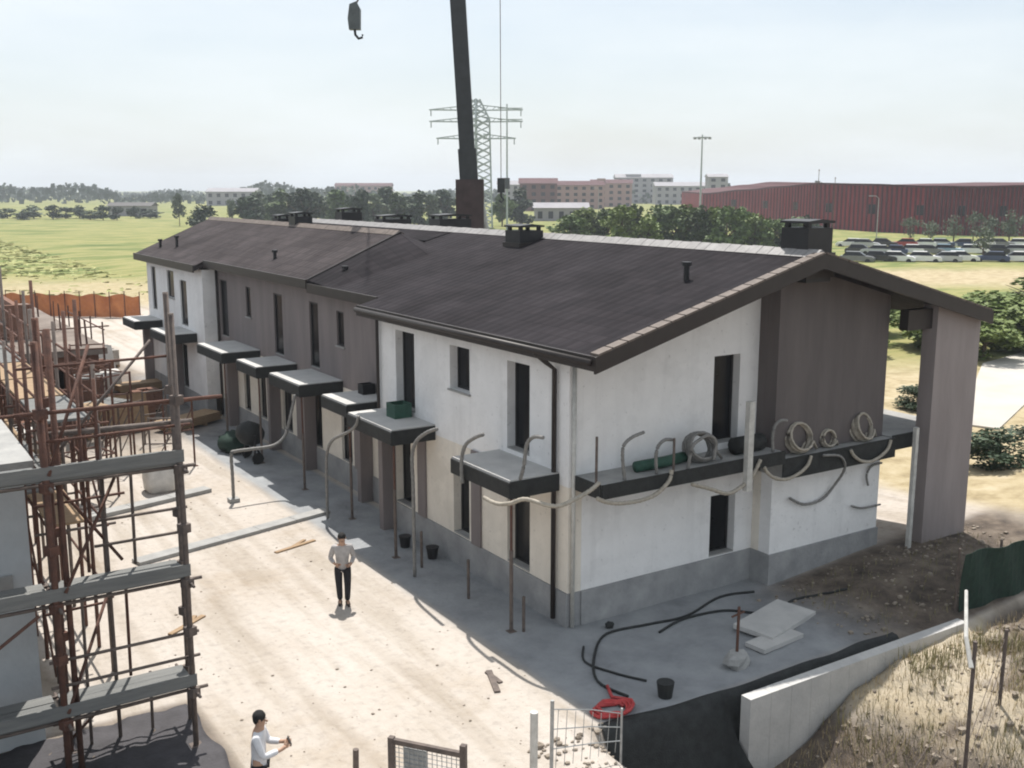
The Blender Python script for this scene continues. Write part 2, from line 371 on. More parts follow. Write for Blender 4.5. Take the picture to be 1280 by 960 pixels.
    def ramp(src, *stops):
        r = N.new('ShaderNodeValToRGB'); l(src, r.inputs[0]); e = r.color_ramp.elements
        e[0].position, e[0].color = stops[0][0], (*stops[0][1], 1); e[1].position, e[1].color = stops[-1][0], (*stops[-1][1], 1)
        for p, cc in stops[1:-1]:
            q = e.new(p); q.color = (*cc, 1)
        return r.outputs[0]
    def mix(fac, a_, b_, mode='MIX'):
        x = N.new('ShaderNodeMix'); x.data_type = 'RGBA'; x.blend_type = mode
        l(fac, x.inputs[0]) if hasattr(fac, 'links') else setattr(x.inputs[0], 'default_value', fac)
        l(a_, x.inputs[6]); l(b_, x.inputs[7]); return x.outputs[2]
    base = ramp(noise(.22, 8), (.30,(.34,.285,.225)), (.45,(.425,.38,.335)), (.62,(.46,.42,.38)), (.8,(.41,.365,.305)))
    speck = ramp(noise(5, 6), (.28,(.80,.80,.80)), (.48,(1,1,1)), (.75,(1.06,1.06,1.06)))
    base = mix(1., base, speck, 'MULTIPLY')
    track = ramp(noise(.9, 5, ((1,.12,1), R(-8))), (.40,(.80,.78,.74)), (.52,(1,1,1)), (.7,(1.05,1.05,1.05)))
    base = mix(.8, base, track, 'MULTIPLY')
    wv = N.new('ShaderNodeTexWave'); wv.bands_direction = 'X'; wv.inputs['Scale'].default_value = .16; wv.inputs['Distortion'].default_value = 3.5; wv.inputs['Detail'].default_value = 3; wv.inputs['Detail Scale'].default_value = .35; l(tc.outputs['Object'], wv.inputs['Vector'])
    ruts = ramp(wv.outputs[1], (.0,(.86,.845,.82)), (.10,(1,1,1)), (.9,(1.0,1.0,1.0)))
    base = mix(.85, base, ruts, 'MULTIPLY')
    grass = ramp(noise(.055, 10, ((1,2.6,1), R(33))), (.34,(.075,.115,.034)), (.44,(.15,.175,.055)), (.53,(.27,.25,.105)), (.60,(.14,.17,.05)), (.72,(.23,.225,.09)))
    straw_ = ramp(noise(1.3, 8), (.3,(.24,.19,.11)), (.5,(.37,.305,.19)), (.72,(.45,.385,.27)))
    soil_ = ramp(noise(1.6, 8), (.3,(.050,.042,.036)), (.5,(.115,.092,.074)), (.72,(.20,.165,.13)))
    pave_shade_col = ramp(noise(.8, 8), (.3,(.19,.195,.205)), (.5,(.26,.27,.28)), (.75,(.33,.34,.345)))  # concrete grey with bluish shade mixed into the colour
    c_ = mix(at_.outputs['Alpha'], base, pave_shade_col)
    c_ = mix(sp.outputs[0], c_, grass); c_ = mix(sp.outputs[1], c_, straw_); c_ = mix(sp.outputs[2], c_, soil_)
    l(c_, b.inputs['Base Color'])
    bp = N.new('ShaderNodeBump'); bp.inputs['Strength'].default_value = .7; bp.inputs['Distance'].default_value = .06; l(noise(6, 8), bp.inputs['Height']); l(bp.outputs[0], b.inputs['Normal'])
    me.materials.append(m)
    o = bpy.data.objects.new('ground', me); col.objects.link(o); structure(o)
build_ground()
def gz(x, y): return float(height(np.array([x]), np.array([y]))[0])

# ------------------------------------------------------------------ the terraced house
def wall_mb(axis, c, u0, u1, z0, z1, opens=(), th=.35, top=None, peak=None):
    us = sorted({u0, u1, *[round(v,4) for o in opens for v in o[:2]], *( [peak] if peak is not None and u0 < peak < u1 else [])})
    zs = sorted({z0, z1, *[v for o in opens for v in o[2:]]})
    def P(i, j, d):
        u = us[i]; z = top(u) if (top and j == len(zs)-1) else zs[j]
        return (c+d, u, z) if axis == 'x' else (u, c+d, z)
    def solid(i, j):
        if i < 0 or j < 0 or i >= len(us)-1 or j >= len(zs)-1: return False
        um = (us[i]+us[i+1])/2; zm = (zs[j]+zs[j+1])/2
        return not any(o[0] < um < o[1] and o[2] < zm < o[3] for o in opens)
    mb = MB()
    for i in range(len(us)-1):
        for j in range(len(zs)-1):
            if not solid(i, j): continue
            q = [P(i,j,0),P(i+1,j,0),P(i+1,j+1,0),P(i,j+1,0),P(i,j,th),P(i+1,j,th),P(i+1,j+1,th),P(i,j+1,th)]
            fs = [(0,1,2,3),(4,7,6,5)]
            if not solid(i-1,j): fs.append((0,3,7,4))
            if not solid(i+1,j): fs.append((1,5,6,2))
            if not solid(i,j-1): fs.append((0,4,5,1))
            if not solid(i,j+1): fs.append((3,2,6,7))
            mb.add(q, fs)
    return mb
house = thing('terraced_house', 'long terraced house with white and brown walls under a dark tiled roof', 'house', (0,0,0))
def opening(axis, c, o, kind, depth=.22, parent=None):
    """dark frame with a pane, set back in the reveal"""
    u0, u1, z0, z1 = o; f = MB(); t = .06
    def bx(a, b, z, zz, d0, d1):
        f.box(c+d0, c+d1, a, b, z, zz) if axis == 'x' else f.box(a, b, c+d0, c+d1, z, zz)
    d0, d1 = depth, depth+.06
    bx(u0+.003, u0+t, z0+.003, z1-.003, d0, d1); bx(u1-t, u1-.003, z0+.003, z1-.003, d0, d1)
    bx(u0+t, u1-t, z1-t, z1-.003, d0, d1); bx(u0+t, u1-t, z0+.003, z0+t, d0, d1)
    fr = f.build(kind, M['frame'], parent or house)
    g = MB()
    a, b = u0+t-.01, u1-t+.01
    g.box(c+d0+.02, c+d0+.04, a, b, z0+t-.01, z1-t+.01) if axis == 'x' else g.box(a, b, c+d0+.02, c+d0+.04, z0+t-.01, z1-t+.01)
    g.build('pane', M['glass'], fr)
    sl = MB()
    (sl.box(c-.05, c+d0-.002, u0-.06, u1+.06, z0-.045, z0-.004) if axis == 'x' else sl.box(u0-.06, u1+.06, c-.05, c+d0-.002, z0-.045, z0-.004)) if kind == 'window' else (sl.box(c+.004, c+d0-.002, u0+.004, u1-.004, z0+.001, z0+.03) if axis == 'x' else sl.box(u0+.004, u1-.004, c+.004, c+d0-.002, z0+.001, z0+.03))
    sl.build('sill', M['conc'], fr)
    return fr
SL = .28
def uA(x): return 6.2-.20+SL*(x+.5)-.02 if x <= 5.75 else 7.95-.22-.26*(x-5.75)
def uB(x): return (6.35+.43*(x-.1)-.02 if x <= 3.45 else 7.79-.26*(x-3.45)-.02)-.02
F1 = [(1.47,2.41,.80,2.92),(4.15,4.93,.80,2.80),(7.25,8.15,.80,2.90),(1.49,2.41,3.52,5.57),(4.09,5.05,4.50,5.60),(6.94,8.03,3.52,5.64)]
wall_mb('x', 0, 0, 9.1, 3.15, 6.12, [o for o in F1 if o[2] > 3]).build('wall', M['white'], house)
wall_mb('x', .003, 0.004, 9.1, .78, 3.15, [o for o in F1 if o[2] < 3]).build('wall', M['beige'], house)
for o in F1: opening('x', 0, o, 'window' if o[2] > 4 else 'door')
G1 = [(4.12,4.92,.80,2.30),(4.08,4.90,3.55,5.62)]
wall_mb('y', 0.002, .355, 5.5, .78, 7.0, G1, top=uA).build('wall', M['white'], house)
for o in G1: opening('y', 0.002, o, 'door')
b = wall_mb('y', -.6, 5.5, 9.4, 3.2, 7.3, (), top=uA, peak=5.75)
b.build('wall', M['brown'], house)['label'] = 'dark brown gable wall'
wall_mb('x', 5.497, -.247, .0, 3.2, uA(5.5), (), th=.3).build('wall', M['brown'], house)
wall_mb('y', -.597, 5.5, 9.4, .78, 2.75).build('wall', M['white'], house)
wall_mb('x', 5.494, -.245, .0, .78, 2.75, th=.3).build('wall', M['beige'], house)
F2 = [(24.2,25.1,3.45,5.75),(21.4,21.95,4.55,5.70),(18.1,18.95,3.50,5.70),(14.85,15.6,3.50,5.70),(12.8,13.35,4.50,5.60)]
wall_mb('x', .6, 9.1, 25.5, 3.2, 6.3, F2).build('wall', M['brown2'], house)
for o in F2: opening('x', .6, o, 'window' if o[2] > 4 else 'door', .05)
F3 = [(12.4,13.2,.80,2.70),(14.8,15.7,.80,2.75),(17.5,18.4,.80,2.75),(20.1,20.85,.80,2.70),(21.9,22.6,.80,2.70)]
wall_mb('x', .597, 9.1, 25.5, .78, 3.2, F3).build('wall', M['beige'], house)
for o in F3: opening('x', .6, o, 'door', .08)
F4 = [(29.7,30.8,4.60,5.80),(27.8,28.8,3.55,5.50),(32.75,33.5,3.80,5.80),(28.2,29.0,.8,2.7),(31,31.8,.8,2.7)]
wall_mb('x', 0, 25.5, 34.3, .78, 6.12, F4).build('wall', M['white'], house)
for o in F4: opening('x', 0, o, 'window' if o[2] > 4 else 'door', .06)
wall_mb('y', 25.497, .353, .95, .78, 6.3).build('wall', M['white'], house)
MB().box(9.05,9.4,-.25,34.3,.78,6.55).build('wall', M['brown'], house)
wall_mb('y', 33.95, .36, 9.05, .78, 6.5, top=uB, peak=3.45).build('wall', M['white'], house)
MB().prism([(.7,5.8),(9.0,5.8),(9.0,uB(9.0)),(3.45,uB(3.45)),(.7,uB(.7))], 'y', 14.52, 14.75).build('wall', M['tile'], house)
# taupe pilasters and pale corner trim on the ground floor
for y in (6.35, 8.55, 3.55): MB().box(-.06,-.002,y,y+.42,.78,3.15).build('pilaster', M['brown2'], house)
for y in (11.6, 16.4, 19.2): MB().box(.50,.596,y,y+.45,.78,3.15).build('pilaster', M['brown2'], house)
# plinths
p = MB(); p.box(-.035,.35,0,9.1,-.3,.777); p.box(.57,.9,9.1,25.5,-.3,.777); p.box(-.035,.35,25.5,34.3,-.3,.777); p.build('plinth', M['plinth'], house)
p = MB(); p.box(.351,5.46,-.04,.3,-.3,.776); p.box(5.46,9.43,-.64,.3,-.3,.776); p.build('plinth', M['plinth'], house)
MB().box(9.06,9.43,.3,34.3,-.3,.776).build('plinth', M['plinth'], house)
# roof
ra = MB()
ra.prism([(-.5,6.2),(5.75,7.95),(12.15,6.29),(12.15,6.07),(5.75,7.73),(-.5,6.0)], 'y', -1.55, 9.3)
xa = .12; za = 6.2+SL*(xa+.5)
ra.prism([(xa,za),(5.75,7.95),(12.15,6.29),(12.15,6.07),(5.75,7.73),(xa,za-.2)], 'y', 9.3, 14.6)
ra.prism([(4.6,6.2+SL*5.1),(5.75,7.95),(12.15,6.29),(12.15,6.07),(5.75,7.73),(4.6,6.0+SL*5.1)], 'y', 14.76, 30)
roof = ra.build('roof', M['tile'], house, weld=False)
rb = MB()
rb.prism([(.1,6.49),(3.45,7.93),(4.55,7.52),(4.55,7.30),(3.45,7.70),(.1,6.28)], 'y', 14.46, 25.4)
rb.prism([(-.32,6.31),(3.45,7.93),(4.55,7.52),(4.55,7.30),(3.45,7.70),(-.32,6.09)], 'y', 25.4, 35.2)
rb.prism([(4.552,7.52),(9.8,6.28),(9.8,6.06),(4.552,7.30)], 'y', 30.01, 35.2)
zA = lambda x: 6.2+SL*(x+.5)
a_ = [(.12,12.5,zA(.12)+.003),(3.45,12.5,zA(3.45)+.003),(4.55,12.5,zA(4.55)+.003),(.12,14.455,6.505),(3.45,14.455,7.925),(4.55,14.455,7.515)]
b2_ = [(x,y,zA(x)-.05) for x, y, z in a_]
rmp = MB(); rmp.add(a_+b2_, [(0,1,4,3),(1,2,5,4),(6,9,10,7),(7,10,11,8),(0,6,7,1),(1,7,8,2),(3,4,10,9),(4,5,11,10),(0,3,9,6),(2,8,11,5)])
rmp.build('roof', M['tile'], house, weld=False)
roofb = rb.build('roof', M['tile2'], house, weld=False); roofb['label'] = 'paler rear roof'
# step between the two roofs: dark end board
MB().bar((.1,14.43,6.50), (3.47,14.43,7.945), .06, .07).build('fascia', M['trim'], house)
# eaves, rakes
fb = MB(); fb.box(-.56,-.503,-1.55,9.3,5.93,6.22); fb.build('fascia', M['trim'], house)
fb = MB(); fb.box(xa-.055,xa-.003,9.31,14.44,za-.27,za+.03); fb.box(.045,.097,14.47,25.4,6.22,6.52); fb.build('fascia', M['trim'], house)
fb = MB(); fb.box(-.375,-.323,25.41,35.2,6.03,6.34); fb.build('fascia', M['trim'], house)
def slab_along(mb, p0, p1, h0, h1, y0, y1):
    mb.prism([(p0[0],p0[1]+h0),(p1[0],p1[1]+h0),(p1[0],p1[1]+h1),(p0[0],p0[1]+h1)], 'y', y0, y1)
fb = MB(); slab_along(fb, (-.56,6.183), (5.75,7.95), -.30, .03, -1.61, -1.553); slab_along(fb, (5.75,7.95), (12.2,6.277), -.30, .03, -1.61, -1.553); fb.build('fascia', M['trim'], house)
vg = MB()
for i in range(17):
    x0 = -.5+i*6.25/17; x1 = x0+.33; slab_along(vg, (x0,6.2+SL*(x0+.5)), (x1,6.2+SL*(x1+.5)), .032, .075, -1.62, -1.36)
for i in range(17):
    x0 = 5.80+i*6.35/17; x1 = x0+.33; slab_along(vg, (x0,7.95-.2594*(x0-5.75)), (x1,7.95-.2594*(x1-5.75)), .032, .075, -1.62, -1.36)
vg.build('verge_tiles', M['vergt'], house)
rc = MB()
for i in range(90):
    y = -1.5+i*.35; rc.prism([(5.50,7.90),(5.75,8.06+.006*(i%3)),(6.0,7.90)], 'y', y, y+.335)
rc.build('ridge_cap', M['ridge'], house)
rc = MB()
for i in range(59):
    y = 14.5+i*.35; rc.prism([(3.25,7.86),(3.45,8.01+.005*(i%3)),(3.65,7.89)], 'y', y, y+.335)
rc.build('ridge_cap', M['vergt'], house)
# gutter and downpipes
def pipe(pts, r=.05, m='trim', name='downpipe', par=house): return MB().tube(pts, r, 8).build(name, M[m], par, smooth=True)
pipe([(-.60,-1.5,6.10),(-.60,9.25,6.10)], .07, name='gutter')
pipe([(-.60,.42,6.05),(-.35,.42,5.85),(-.09,.42,5.65),(-.09,.42,.1)], .055)
pipe([(.02,9.0,6.2),(-.09,8.98,5.9),(-.09,8.98,.1)], .05)
pipe([(.53,25.3,6.2),(.53,25.3,.1)], .05)
pipe([(.09,-.06,5.9),(.09,-.06,.02)], .045, 'pole')
# portico: fin wall carrying the roof, beam and slabs
fw = wall_mb('y', -1.3, 10.35, 12.15, .1, 6.6, th=.42, top=lambda x: 7.95-.22-.26*(x-5.75)-.0)
fw.build('fin_wall', mat('taupe_fin', (.31,.272,.265), .8, scale=2.0, c2=(.235,.205,.20), bump=.3, stretch=(1,1,.2)), house)
MB().box(9.4,10.35,-1.15,-.9,5.95,6.45).build('beam', M['trim'], house)
MB().box(9.43,12.1,-.86,4.6,2.9,3.22).build('terrace_slab', M['conc'], house)
sb = MB(); sb.box(5.46,9.43,-.95,-.25,2.76,3.19); sb.build('terrace_slab', M['conc'], house)
MB().box(5.43,9.46,-.985,-.953,2.72,3.22).build('edge_band', M['membrane'], house)
MB().box(9.46,10.34,-.895,-.863,2.86,3.25).build('edge_band', M['membrane'], house)
# balconies
def balcony(x0, x1, y0, y1, z=3.42):
    s = MB(); s.box(x0, x1, y0, y1, z-.26, z); bo = s.build('balcony', M['conc2'], house)
    e = MB(); e.box(x0-.03, x0-.002, y0-.03, y1+.03, z-.38, z-.05); e.box(x0-.002, x1-.01, y0-.03, y0-.002, z-.40, z-.03); e.box(x0-.002, x1-.01, y1+.002, y1+.03, z-.32, z-.03)
    e.build('edge_band', M['membrane'], bo)
    if y0 > 1: MB().box(x1-.42, x1-.005, y1-.30, y1-.06, -.1, z-.262).build('partition', M['brown2'], house)
    return bo
balcony(-1.26,-.002,.35,2.75); balcony(-1.26,-.002,5.85,8.45)
balcony(-.86,.594,9.45,11.2); balcony(-.86,.594,13.0,15.6); balcony(-.86,.594,16.9,18.9); balcony(-.86,.594,20.6,23.6)
balcony(-1.25,-.002,26.6,29.2); balcony(-1.25,-.002,32.0,34.2)
s = MB(); s.box(.12,5.45,-.98,-.002,3.16,3.40); gb = s.build('balcony', M['conc'], house)
e = MB(); e.box(.12,5.45,-1.012,-.982,3.12,3.43); e.box(.09,.118,-.98,-.01,3.12,3.43); e.build('edge_band', M['membrane'], gb)
# chimneys and vents
def chimney(x, y, z, wx, wy, h, capm='blackmetal', rise=.04):
    c = MB(); c.box(x-wx/2,x+wx/2,y-wy/2,y+wy/2,z-.6,z+h); ch = c.build('chimney', M['blackmetal'], house)
    k = MB()
    for sx in (-1,1):
        for sy in (-1,1): k.box(x+sx*(wx/2-.1)-.05,x+sx*(wx/2-.1)+.05,y+sy*(wy/2-.1)-.05,y+sy*(wy/2-.1)+.05,z+h,z+h+.10)
    k.prism([(x-wx/2-.03,z+h+.10),(x+wx/2+.03,z+h+.10),(x+wx/2+.03,z+h+.15),(x,z+h+.15+rise),(x-wx/2-.03,z+h+.15)], 'y', y-wy/2-.03, y+wy/2+.03)
    k.build('chimney_cap', M[capm], ch)
    fl = MB(); fl.box(x-wx/2-.06,x+wx/2+.06,y-wy/2-.06,y+wy/2+.06,z-.5,z+.06); fl.build('flashing', M['trim'], ch)
    return ch
chimney(6.12,-.72,7.9,.80,.80,.62); chimney(5.15,9.5,7.72,.85,.80,.42)
chimney(3.7,23.9,7.8,.75,.70,.46); chimney(5.2,29.8,7.4,.75,.7,.62); chimney(6.6,25.6,7.75,.95,.7,.62); chimney(6.9,21.9,7.65,1.3,.8,.50); chimney(7.0,17.3,7.65,1.35,.8,.62)
for x, y, z, h in ((3.6,.5,7.33,.34),(1.05,13.6,6.62,.26),(1.0,19.7,6.85,.24),(.75,31.6,6.72,.45),(.5,33.5,6.6,.35)):
    v = MB(); v.tube([(x,y,z-.2),(x,y,z+h)], .065, 8); v.tube([(x,y,z+h),(x,y,z+h+.09)], .11, 8); v.build('roof_vent', M['blackmetal'], house)

# ------------------------------------------------------------------ things on and round the balconies
def conduit(pts, label, r=.055, m='hose', group='curved conduit ends'):
    r = r*.8
    # smooth the path and add the corrugation of the pipe
    P = [Vector(p) for p in pts]; out = []
    for i in range(len(P)-1):
        p0, p1, p2, p3 = P[max(i-1,0)], P[i], P[i+1], P[min(i+2,len(P)-1)]
        for k in range(8):
            t = k/8; out.append(.5*((2*p1)+(p2-p0)*t+(2*p0-5*p1+4*p2-p3)*t*t+(3*p1-p0-3*p2+p3)*t**3))
    out.append(P[-1])
    o = MB().tube(out, [r*(1.0 if i % 2 else .86) for i in range(len(out))], 8).build('conduit', M[m], smooth=True)
    return tag(o, label, 'conduit', group)
conduit([(-1.3,10.02,.02),(-1.3,10.02,.49),(-1.3,10.0,1.4),(-1.3,9.89,2.01),(-1.3,9.46,2.45),(-1.3,8.46,2.86),(-1.3,7.87,3.17),(-1.3,7.7,3.46)], 'tall grey conduit rising from the yard and bending right to the second white balcony', .06)
conduit([(-1.36,4.5,.02),(-1.36,4.5,1.66),(-1.36,4.51,2.46),(-1.36,4.53,3.05),(-1.36,4.31,3.46),(-1.36,3.78,3.78),(-1.36,3.27,3.97)], 'grey hooked conduit standing in front of the white wall between two balconies', .06)
conduit([(-1.35,2.15,2.95),(-1.35,2.17,3.48),(-1.35,1.99,3.86),(-1.35,1.58,4.11),(-1.35,1.25,4.24)], 'short grey hooked conduit at the outer left corner of the front balcony', .06)
conduit([(-1.0,.34,3.42),(-1.0,.2,3.75),(-1.0,.1,4.2),(-1.0,-.15,4.42),(-1.0,-.5,4.48)], 'grey bent conduit over the inner end of the front balcony beside the downpipe', .055)
conduit([(-1.52,.95,2.95),(-1.52,.43,2.95),(-1.50,-.06,3.08),(-1.40,-.45,3.25),(-1.2,-.95,3.22),(-.97,-1.06,3.20),(-.62,-1.06,3.27),(-.22,-1.06,3.4),(.04,-1.0,3.5)], 'tan hose slung round the house corner below the balcony edges', .06, 'tanhose')
conduit([(-.05,-1.06,3.2),(.2,-1.06,3.08),(.6,-1.06,2.99),(1.13,-1.06,2.97),(1.54,-1.06,3.05),(1.87,-1.06,3.28),(1.95,-1.04,3.5)], 'tan hose sagging along the left half of the gable balcony edge', .06, 'tanhose')
conduit([(2.52,-1.07,3.10),(3.04,-1.07,2.92),(3.58,-1.07,2.72),(3.97,-1.07,2.80),(4.31,-1.07,2.98),(4.6,-1.05,3.35)], 'tan hose drooping in front of the lower gable door', .06, 'tanhose')
conduit([(.79,-.9,3.40),(.72,-.9,3.92),(.75,-.9,4.17),(.96,-.9,4.31),(1.28,-.9,4.38)], 'hooked grey conduit upright on the gable balcony near its left end', .05)
conduit([(2.54,-.9,3.40),(2.64,-.9,3.86),(2.85,-.9,4.01),(3.13,-.9,4.07),(3.35,-.9,3.89),(3.29,-.9,3.5)], 'grey hoop of conduit in front of the grey coil on the gable balcony', .05)
conduit([(6.71,-1.03,3.15),(7.3,-1.05,3.05),(7.62,-.95,2.68),(7.54,-.72,2.2),(7.16,-.68,1.9),(6.54,-.68,1.88),(6.03,-.68,2.12)], 'big C shaped loop of grey conduit hanging on the lower white block', .045)
conduit([(9.36,-.68,2.51),(8.96,-.68,2.48),(8.8,-.68,2.26),(8.88,-.68,1.99)], 'small hook of grey conduit at the right end of the lower white block', .04)
conduit([(8.31,-.66,1.54),(8.6,-.67,1.44),(8.9,-.67,1.40),(9.44,-.66,1.39)], 'short straight grey conduit lying across the lower white block, below the hook', .035)
conduit([(-3.05,13.11,0),(-3.05,13.11,.8),(-3.04,13.14,1.48),(-2.9,13.14,1.56),(-2.42,13.14,1.56),(-1.71,13.14,1.58),(-1.33,13.14,1.84),(-1.16,13.14,2.32),(-.95,13.14,3.10)], 'grey conduit on a yard post, running level then curving up to a far balcony', .07)
o = MB().box(-3.2,-2.9,12.96,13.26,-.02,.12).build('post_foot', M['conc']); tag(o, 'square concrete foot under the level conduit in the yard', 'footing')
for (x0, z0, z1, lb) in ((-.0,3.43,4.45,'thin dark upright rod on the gable balcony at the house corner'), (2.08,3.42,4.15,'thin dark rod at the middle of the gable balcony')):
    o = MB().tube([(x0+.02,-.93,z0),(x0+.02,-.93,z1)], .028, 6).build('rod', M['oldst']); tag(o, lb, 'rod')
o = MB().box(4.10,4.26,-1.15,-1.016,2.70,4.75).build('timber_post', M['pole']); tag(o, 'pale post fixed to the gable balcony edge beside the dark upper door', 'post')
o = MB().box(9.74,9.85,-1.36,-1.26,.2,3.5).build('timber_post', M['pole']); tag(o, 'pale short post in the opening beside the brown fin wall', 'post')
for k, (x, y, r, ln, m, lb) in enumerate(((4.7,-.55,.20,.9,'membrane','black roll of roofing felt on the gable balcony, beside the pale post'),)):
    mm = mat('insulation_roll', (.40,.39,.37), .9, .3, scale=6, bump=.6) if m == 'greyroll' else M[m]
    o = MB().tube([(x-ln/2,y,3.40+r),(x-ln/4,y,3.40+r*1.02),(x+ln/4,y+.03,3.40+r*.98),(x+ln/2,y+.05,3.40+r)], r, 14).build('material_roll', mm, smooth=True); tag(o, lb, 'roll')
o = MB().tube([(1.4,-.5,3.40+.12),(2.2,-.55,3.40+.14),(3.0,-.35,3.40+.11)], .12, 10).build('material_roll', M['gtarp'], smooth=True); tag(o, 'thin rolled green tarpaulin at the back of the gable balcony', 'roll')
for i, (x0, x1, lb) in enumerate(((4.75,6.3,'tan hose sagging below the left end of the terrace edge'), (7.7,9.2,'tan hose sagging below the right end of the terrace edge'))):
    conduit([(x0,-1.03,3.15),(x0+.12,-1.05,2.98),(x0+.4,-1.05,2.82),((x0+x1)/2,-1.05,2.76),(x1-.4,-1.05,2.84),(x1-.12,-1.05,3.0),(x1,-1.03,3.2)], lb, .055, 'tanhose')
for i, (x, lb) in enumerate(((1.7,'hooked grey conduit upright at the middle of the gable balcony'), (5.2,'hooked grey conduit upright at the right end of the gable balcony'))):
    conduit([(x,-.85,3.41),(x-.03,-.85,3.75),(x+.02,-.85,4.0),(x+.2,-.85,4.12),(x+.42,-.85,4.10)], lb, .05)
def coil(c, R0, n, tilt, label, m='tanhose', r=.034, rz=0):
    mt = Matrix.Translation(c) @ Matrix.Rotation(rz,4,'Z') @ Matrix.Rotation(tilt,4,'X'); q = random.Random(int(c[0]*50)); P = []
    for k in range(n*14):
        a = k*2*math.pi/14; R_ = R0*(1+.05*math.sin(a*.37+1)+.03*math.sin(a*1.9)); P.append(mt @ Vector((R_*math.cos(a), R_*math.sin(a)*.92, (k/14-n/2)*.052+.02*math.sin(a*.8))))
    P.append(mt @ Vector((R0*1.5,-R0*.9,.02)))
    o = MB().tube(P, r, 7).build('conduit_coil', M[m], smooth=True); tag(o, label, 'coil', 'coils of conduit on the terrace')
coil((6.25,-.62,3.19+.37), .37, 7, R(72), 'big tan coil of conduit leaning on the left of the terrace, below the brown gable')
coil((8.55,-.62,3.19+.34), .35, 6, R(68), 'tan coil of conduit leaning on the right of the terrace, near the fin wall', rz=.2)
coil((7.3,-.62,3.19+.22), .22, 5, R(78), 'small tan coil of conduit standing in the middle of the terrace', r=.028)
coil((3.2,-.55,3.40+.33), .34, 7, R(70), 'grey coil of conduit leaning on the gable balcony left of the pale post', 'hose', rz=-.15)
for i, (x0, x1, y, h) in enumerate(((5.7,7.2,-.42,.10),(7.0,8.3,-.45,.16))):
    mb = MB()
    for k in range(7): mb.tube([(x0+rnd.uniform(0,.2), y+.03*k-.1, 3.20+.02+.03*(k%3)), (x1-rnd.uniform(0,.2), y+.03*k-.1+rnd.uniform(-.03,.03), 3.20+.02+h*(k%3)/2)], .018, 6)
    o = mb.build('rebar_bundle', M['rust']); tag(o, ('rusty bundle of bars on the terrace behind the big left coil', 'rusty bundle of bars on the terrace between the small and right coils')[i], 'steel bars')
def steel_prop(x, y, ztop, label):
    t = thing('steel_prop', label, 'prop', (x,y,gz(x,y)), 0, 'steel props under the balconies'); h = ztop-gz(x,y)
    local(MB().tube([(0,0,.01),(0,0,h*.58)], .042, 8).build('outer_tube', M['oldst'], t)); local(MB().tube([(0,0,h*.56),(0,0,h-.012)], .030, 8).build('inner_tube', M['rust'], t))
    local(MB().box(-.09,.09,-.09,.09,-.01,.012).build('base_plate', M['oldst'], t)); local(MB().box(-.08,.08,-.08,.08,h-.014,h-.002).build('head_plate', M['oldst'], t))
BN = ['first white balcony from the house corner','second white balcony from the house corner','brown-wall balcony nearest the white wall','second brown-wall balcony from the white wall','third brown-wall balcony from the white wall','last brown-wall balcony before the far white wall']
for nm_, x, ys in zip(BN, (-1.18,-1.18,-.78,-.78,-.78,-.78), ((.5,2.3),(6.0,7.9),(9.6,11.05),(13.2,15.4),(17.1,18.7),(20.8,23.4))):
    steel_prop(x+.06, ys[0], 3.16, 'steel prop under the near end of the %s' % nm_)
# small dark things on the left balconies
for x, y, s_, lb in ((-.35,7.2,(.5,.5,.38),'green crate on the second white balcony beside its door'), (.3,10.6,(.4,.35,.30),'dark tub on the first balcony of the brown wall')):
    mb = MB(); w_, d_, h_ = s_; t = .03; z = 3.42
    mb.box(x-w_/2,x+w_/2,y-d_/2,y+d_/2,z,z+t)
    for sx in (-1,1): mb.box(x+sx*(w_/2-t/2)-t/2,x+sx*(w_/2-t/2)+t/2,y-d_/2,y+d_/2,z+t,z+h_)
    for sy in (-1,1): mb.box(x-w_/2+t,x+w_/2-t,y+sy*(d_/2-t/2)-t/2,y+sy*(d_/2-t/2)+t/2,z+t,z+h_)
    o = mb.build('crate', M['gtarp' if x < 0 else 'blackmetal']); tag(o, lb, 'crate')

# ------------------------------------------------------------------ scaffold and half-built block on the left
block = thing('half_built_block', 'half-built grey concrete block behind the rusty scaffold', 'building', (-16,14,0))
WX = -10.35
wall_mb('y', 1.0, -26, WX, 0, 4.75, [(-13.6,-12.5,2.9,4.3)], th=.4).build('wall', M['shadewall'], block)
MB().box(WX-.4,WX,1.4,34,0,4.75).build('wall', M['shadewall'], block)
MB().box(-26,WX-.4,33.6,34,0,4.75).build('wall', M['shadewall'], block)
MB().box(-26.2,WX+.15,.85,34.2,4.752,5.02).build('floor_slab', M['conc'], block)
MB().box(-26,WX-.3,.93,.997,2.85,3.10).build('ledge', M['conc'], block)
for (x, y) in ((-10.7,3),(-10.7,8),(-10.7,13.5),(-10.7,19),(-10.7,25),(-14.5,8),(-14.5,19)):
    st = MB()
    for a in (-.13,.13):
        for b_ in (-.13,.13): st.tube([(x+a,y+b_,5.0),(x+a+rnd.uniform(-.05,.05),y+b_,6.2+rnd.uniform(-.15,.3))], .022, 5)
    for z in (5.3,5.6,5.9): st.tube([(x-.15,y-.15,z),(x+.15,y-.15,z),(x+.15,y+.15,z),(x-.15,y+.15,z),(x-.15,y-.15,z)], .012, 4)
    st.build('starter_bars', M['rust'], block)
def tubeobj(name, pts, r, m, par): return MB().tube(pts, r, 7).build(name, M[m], par, smooth=True)
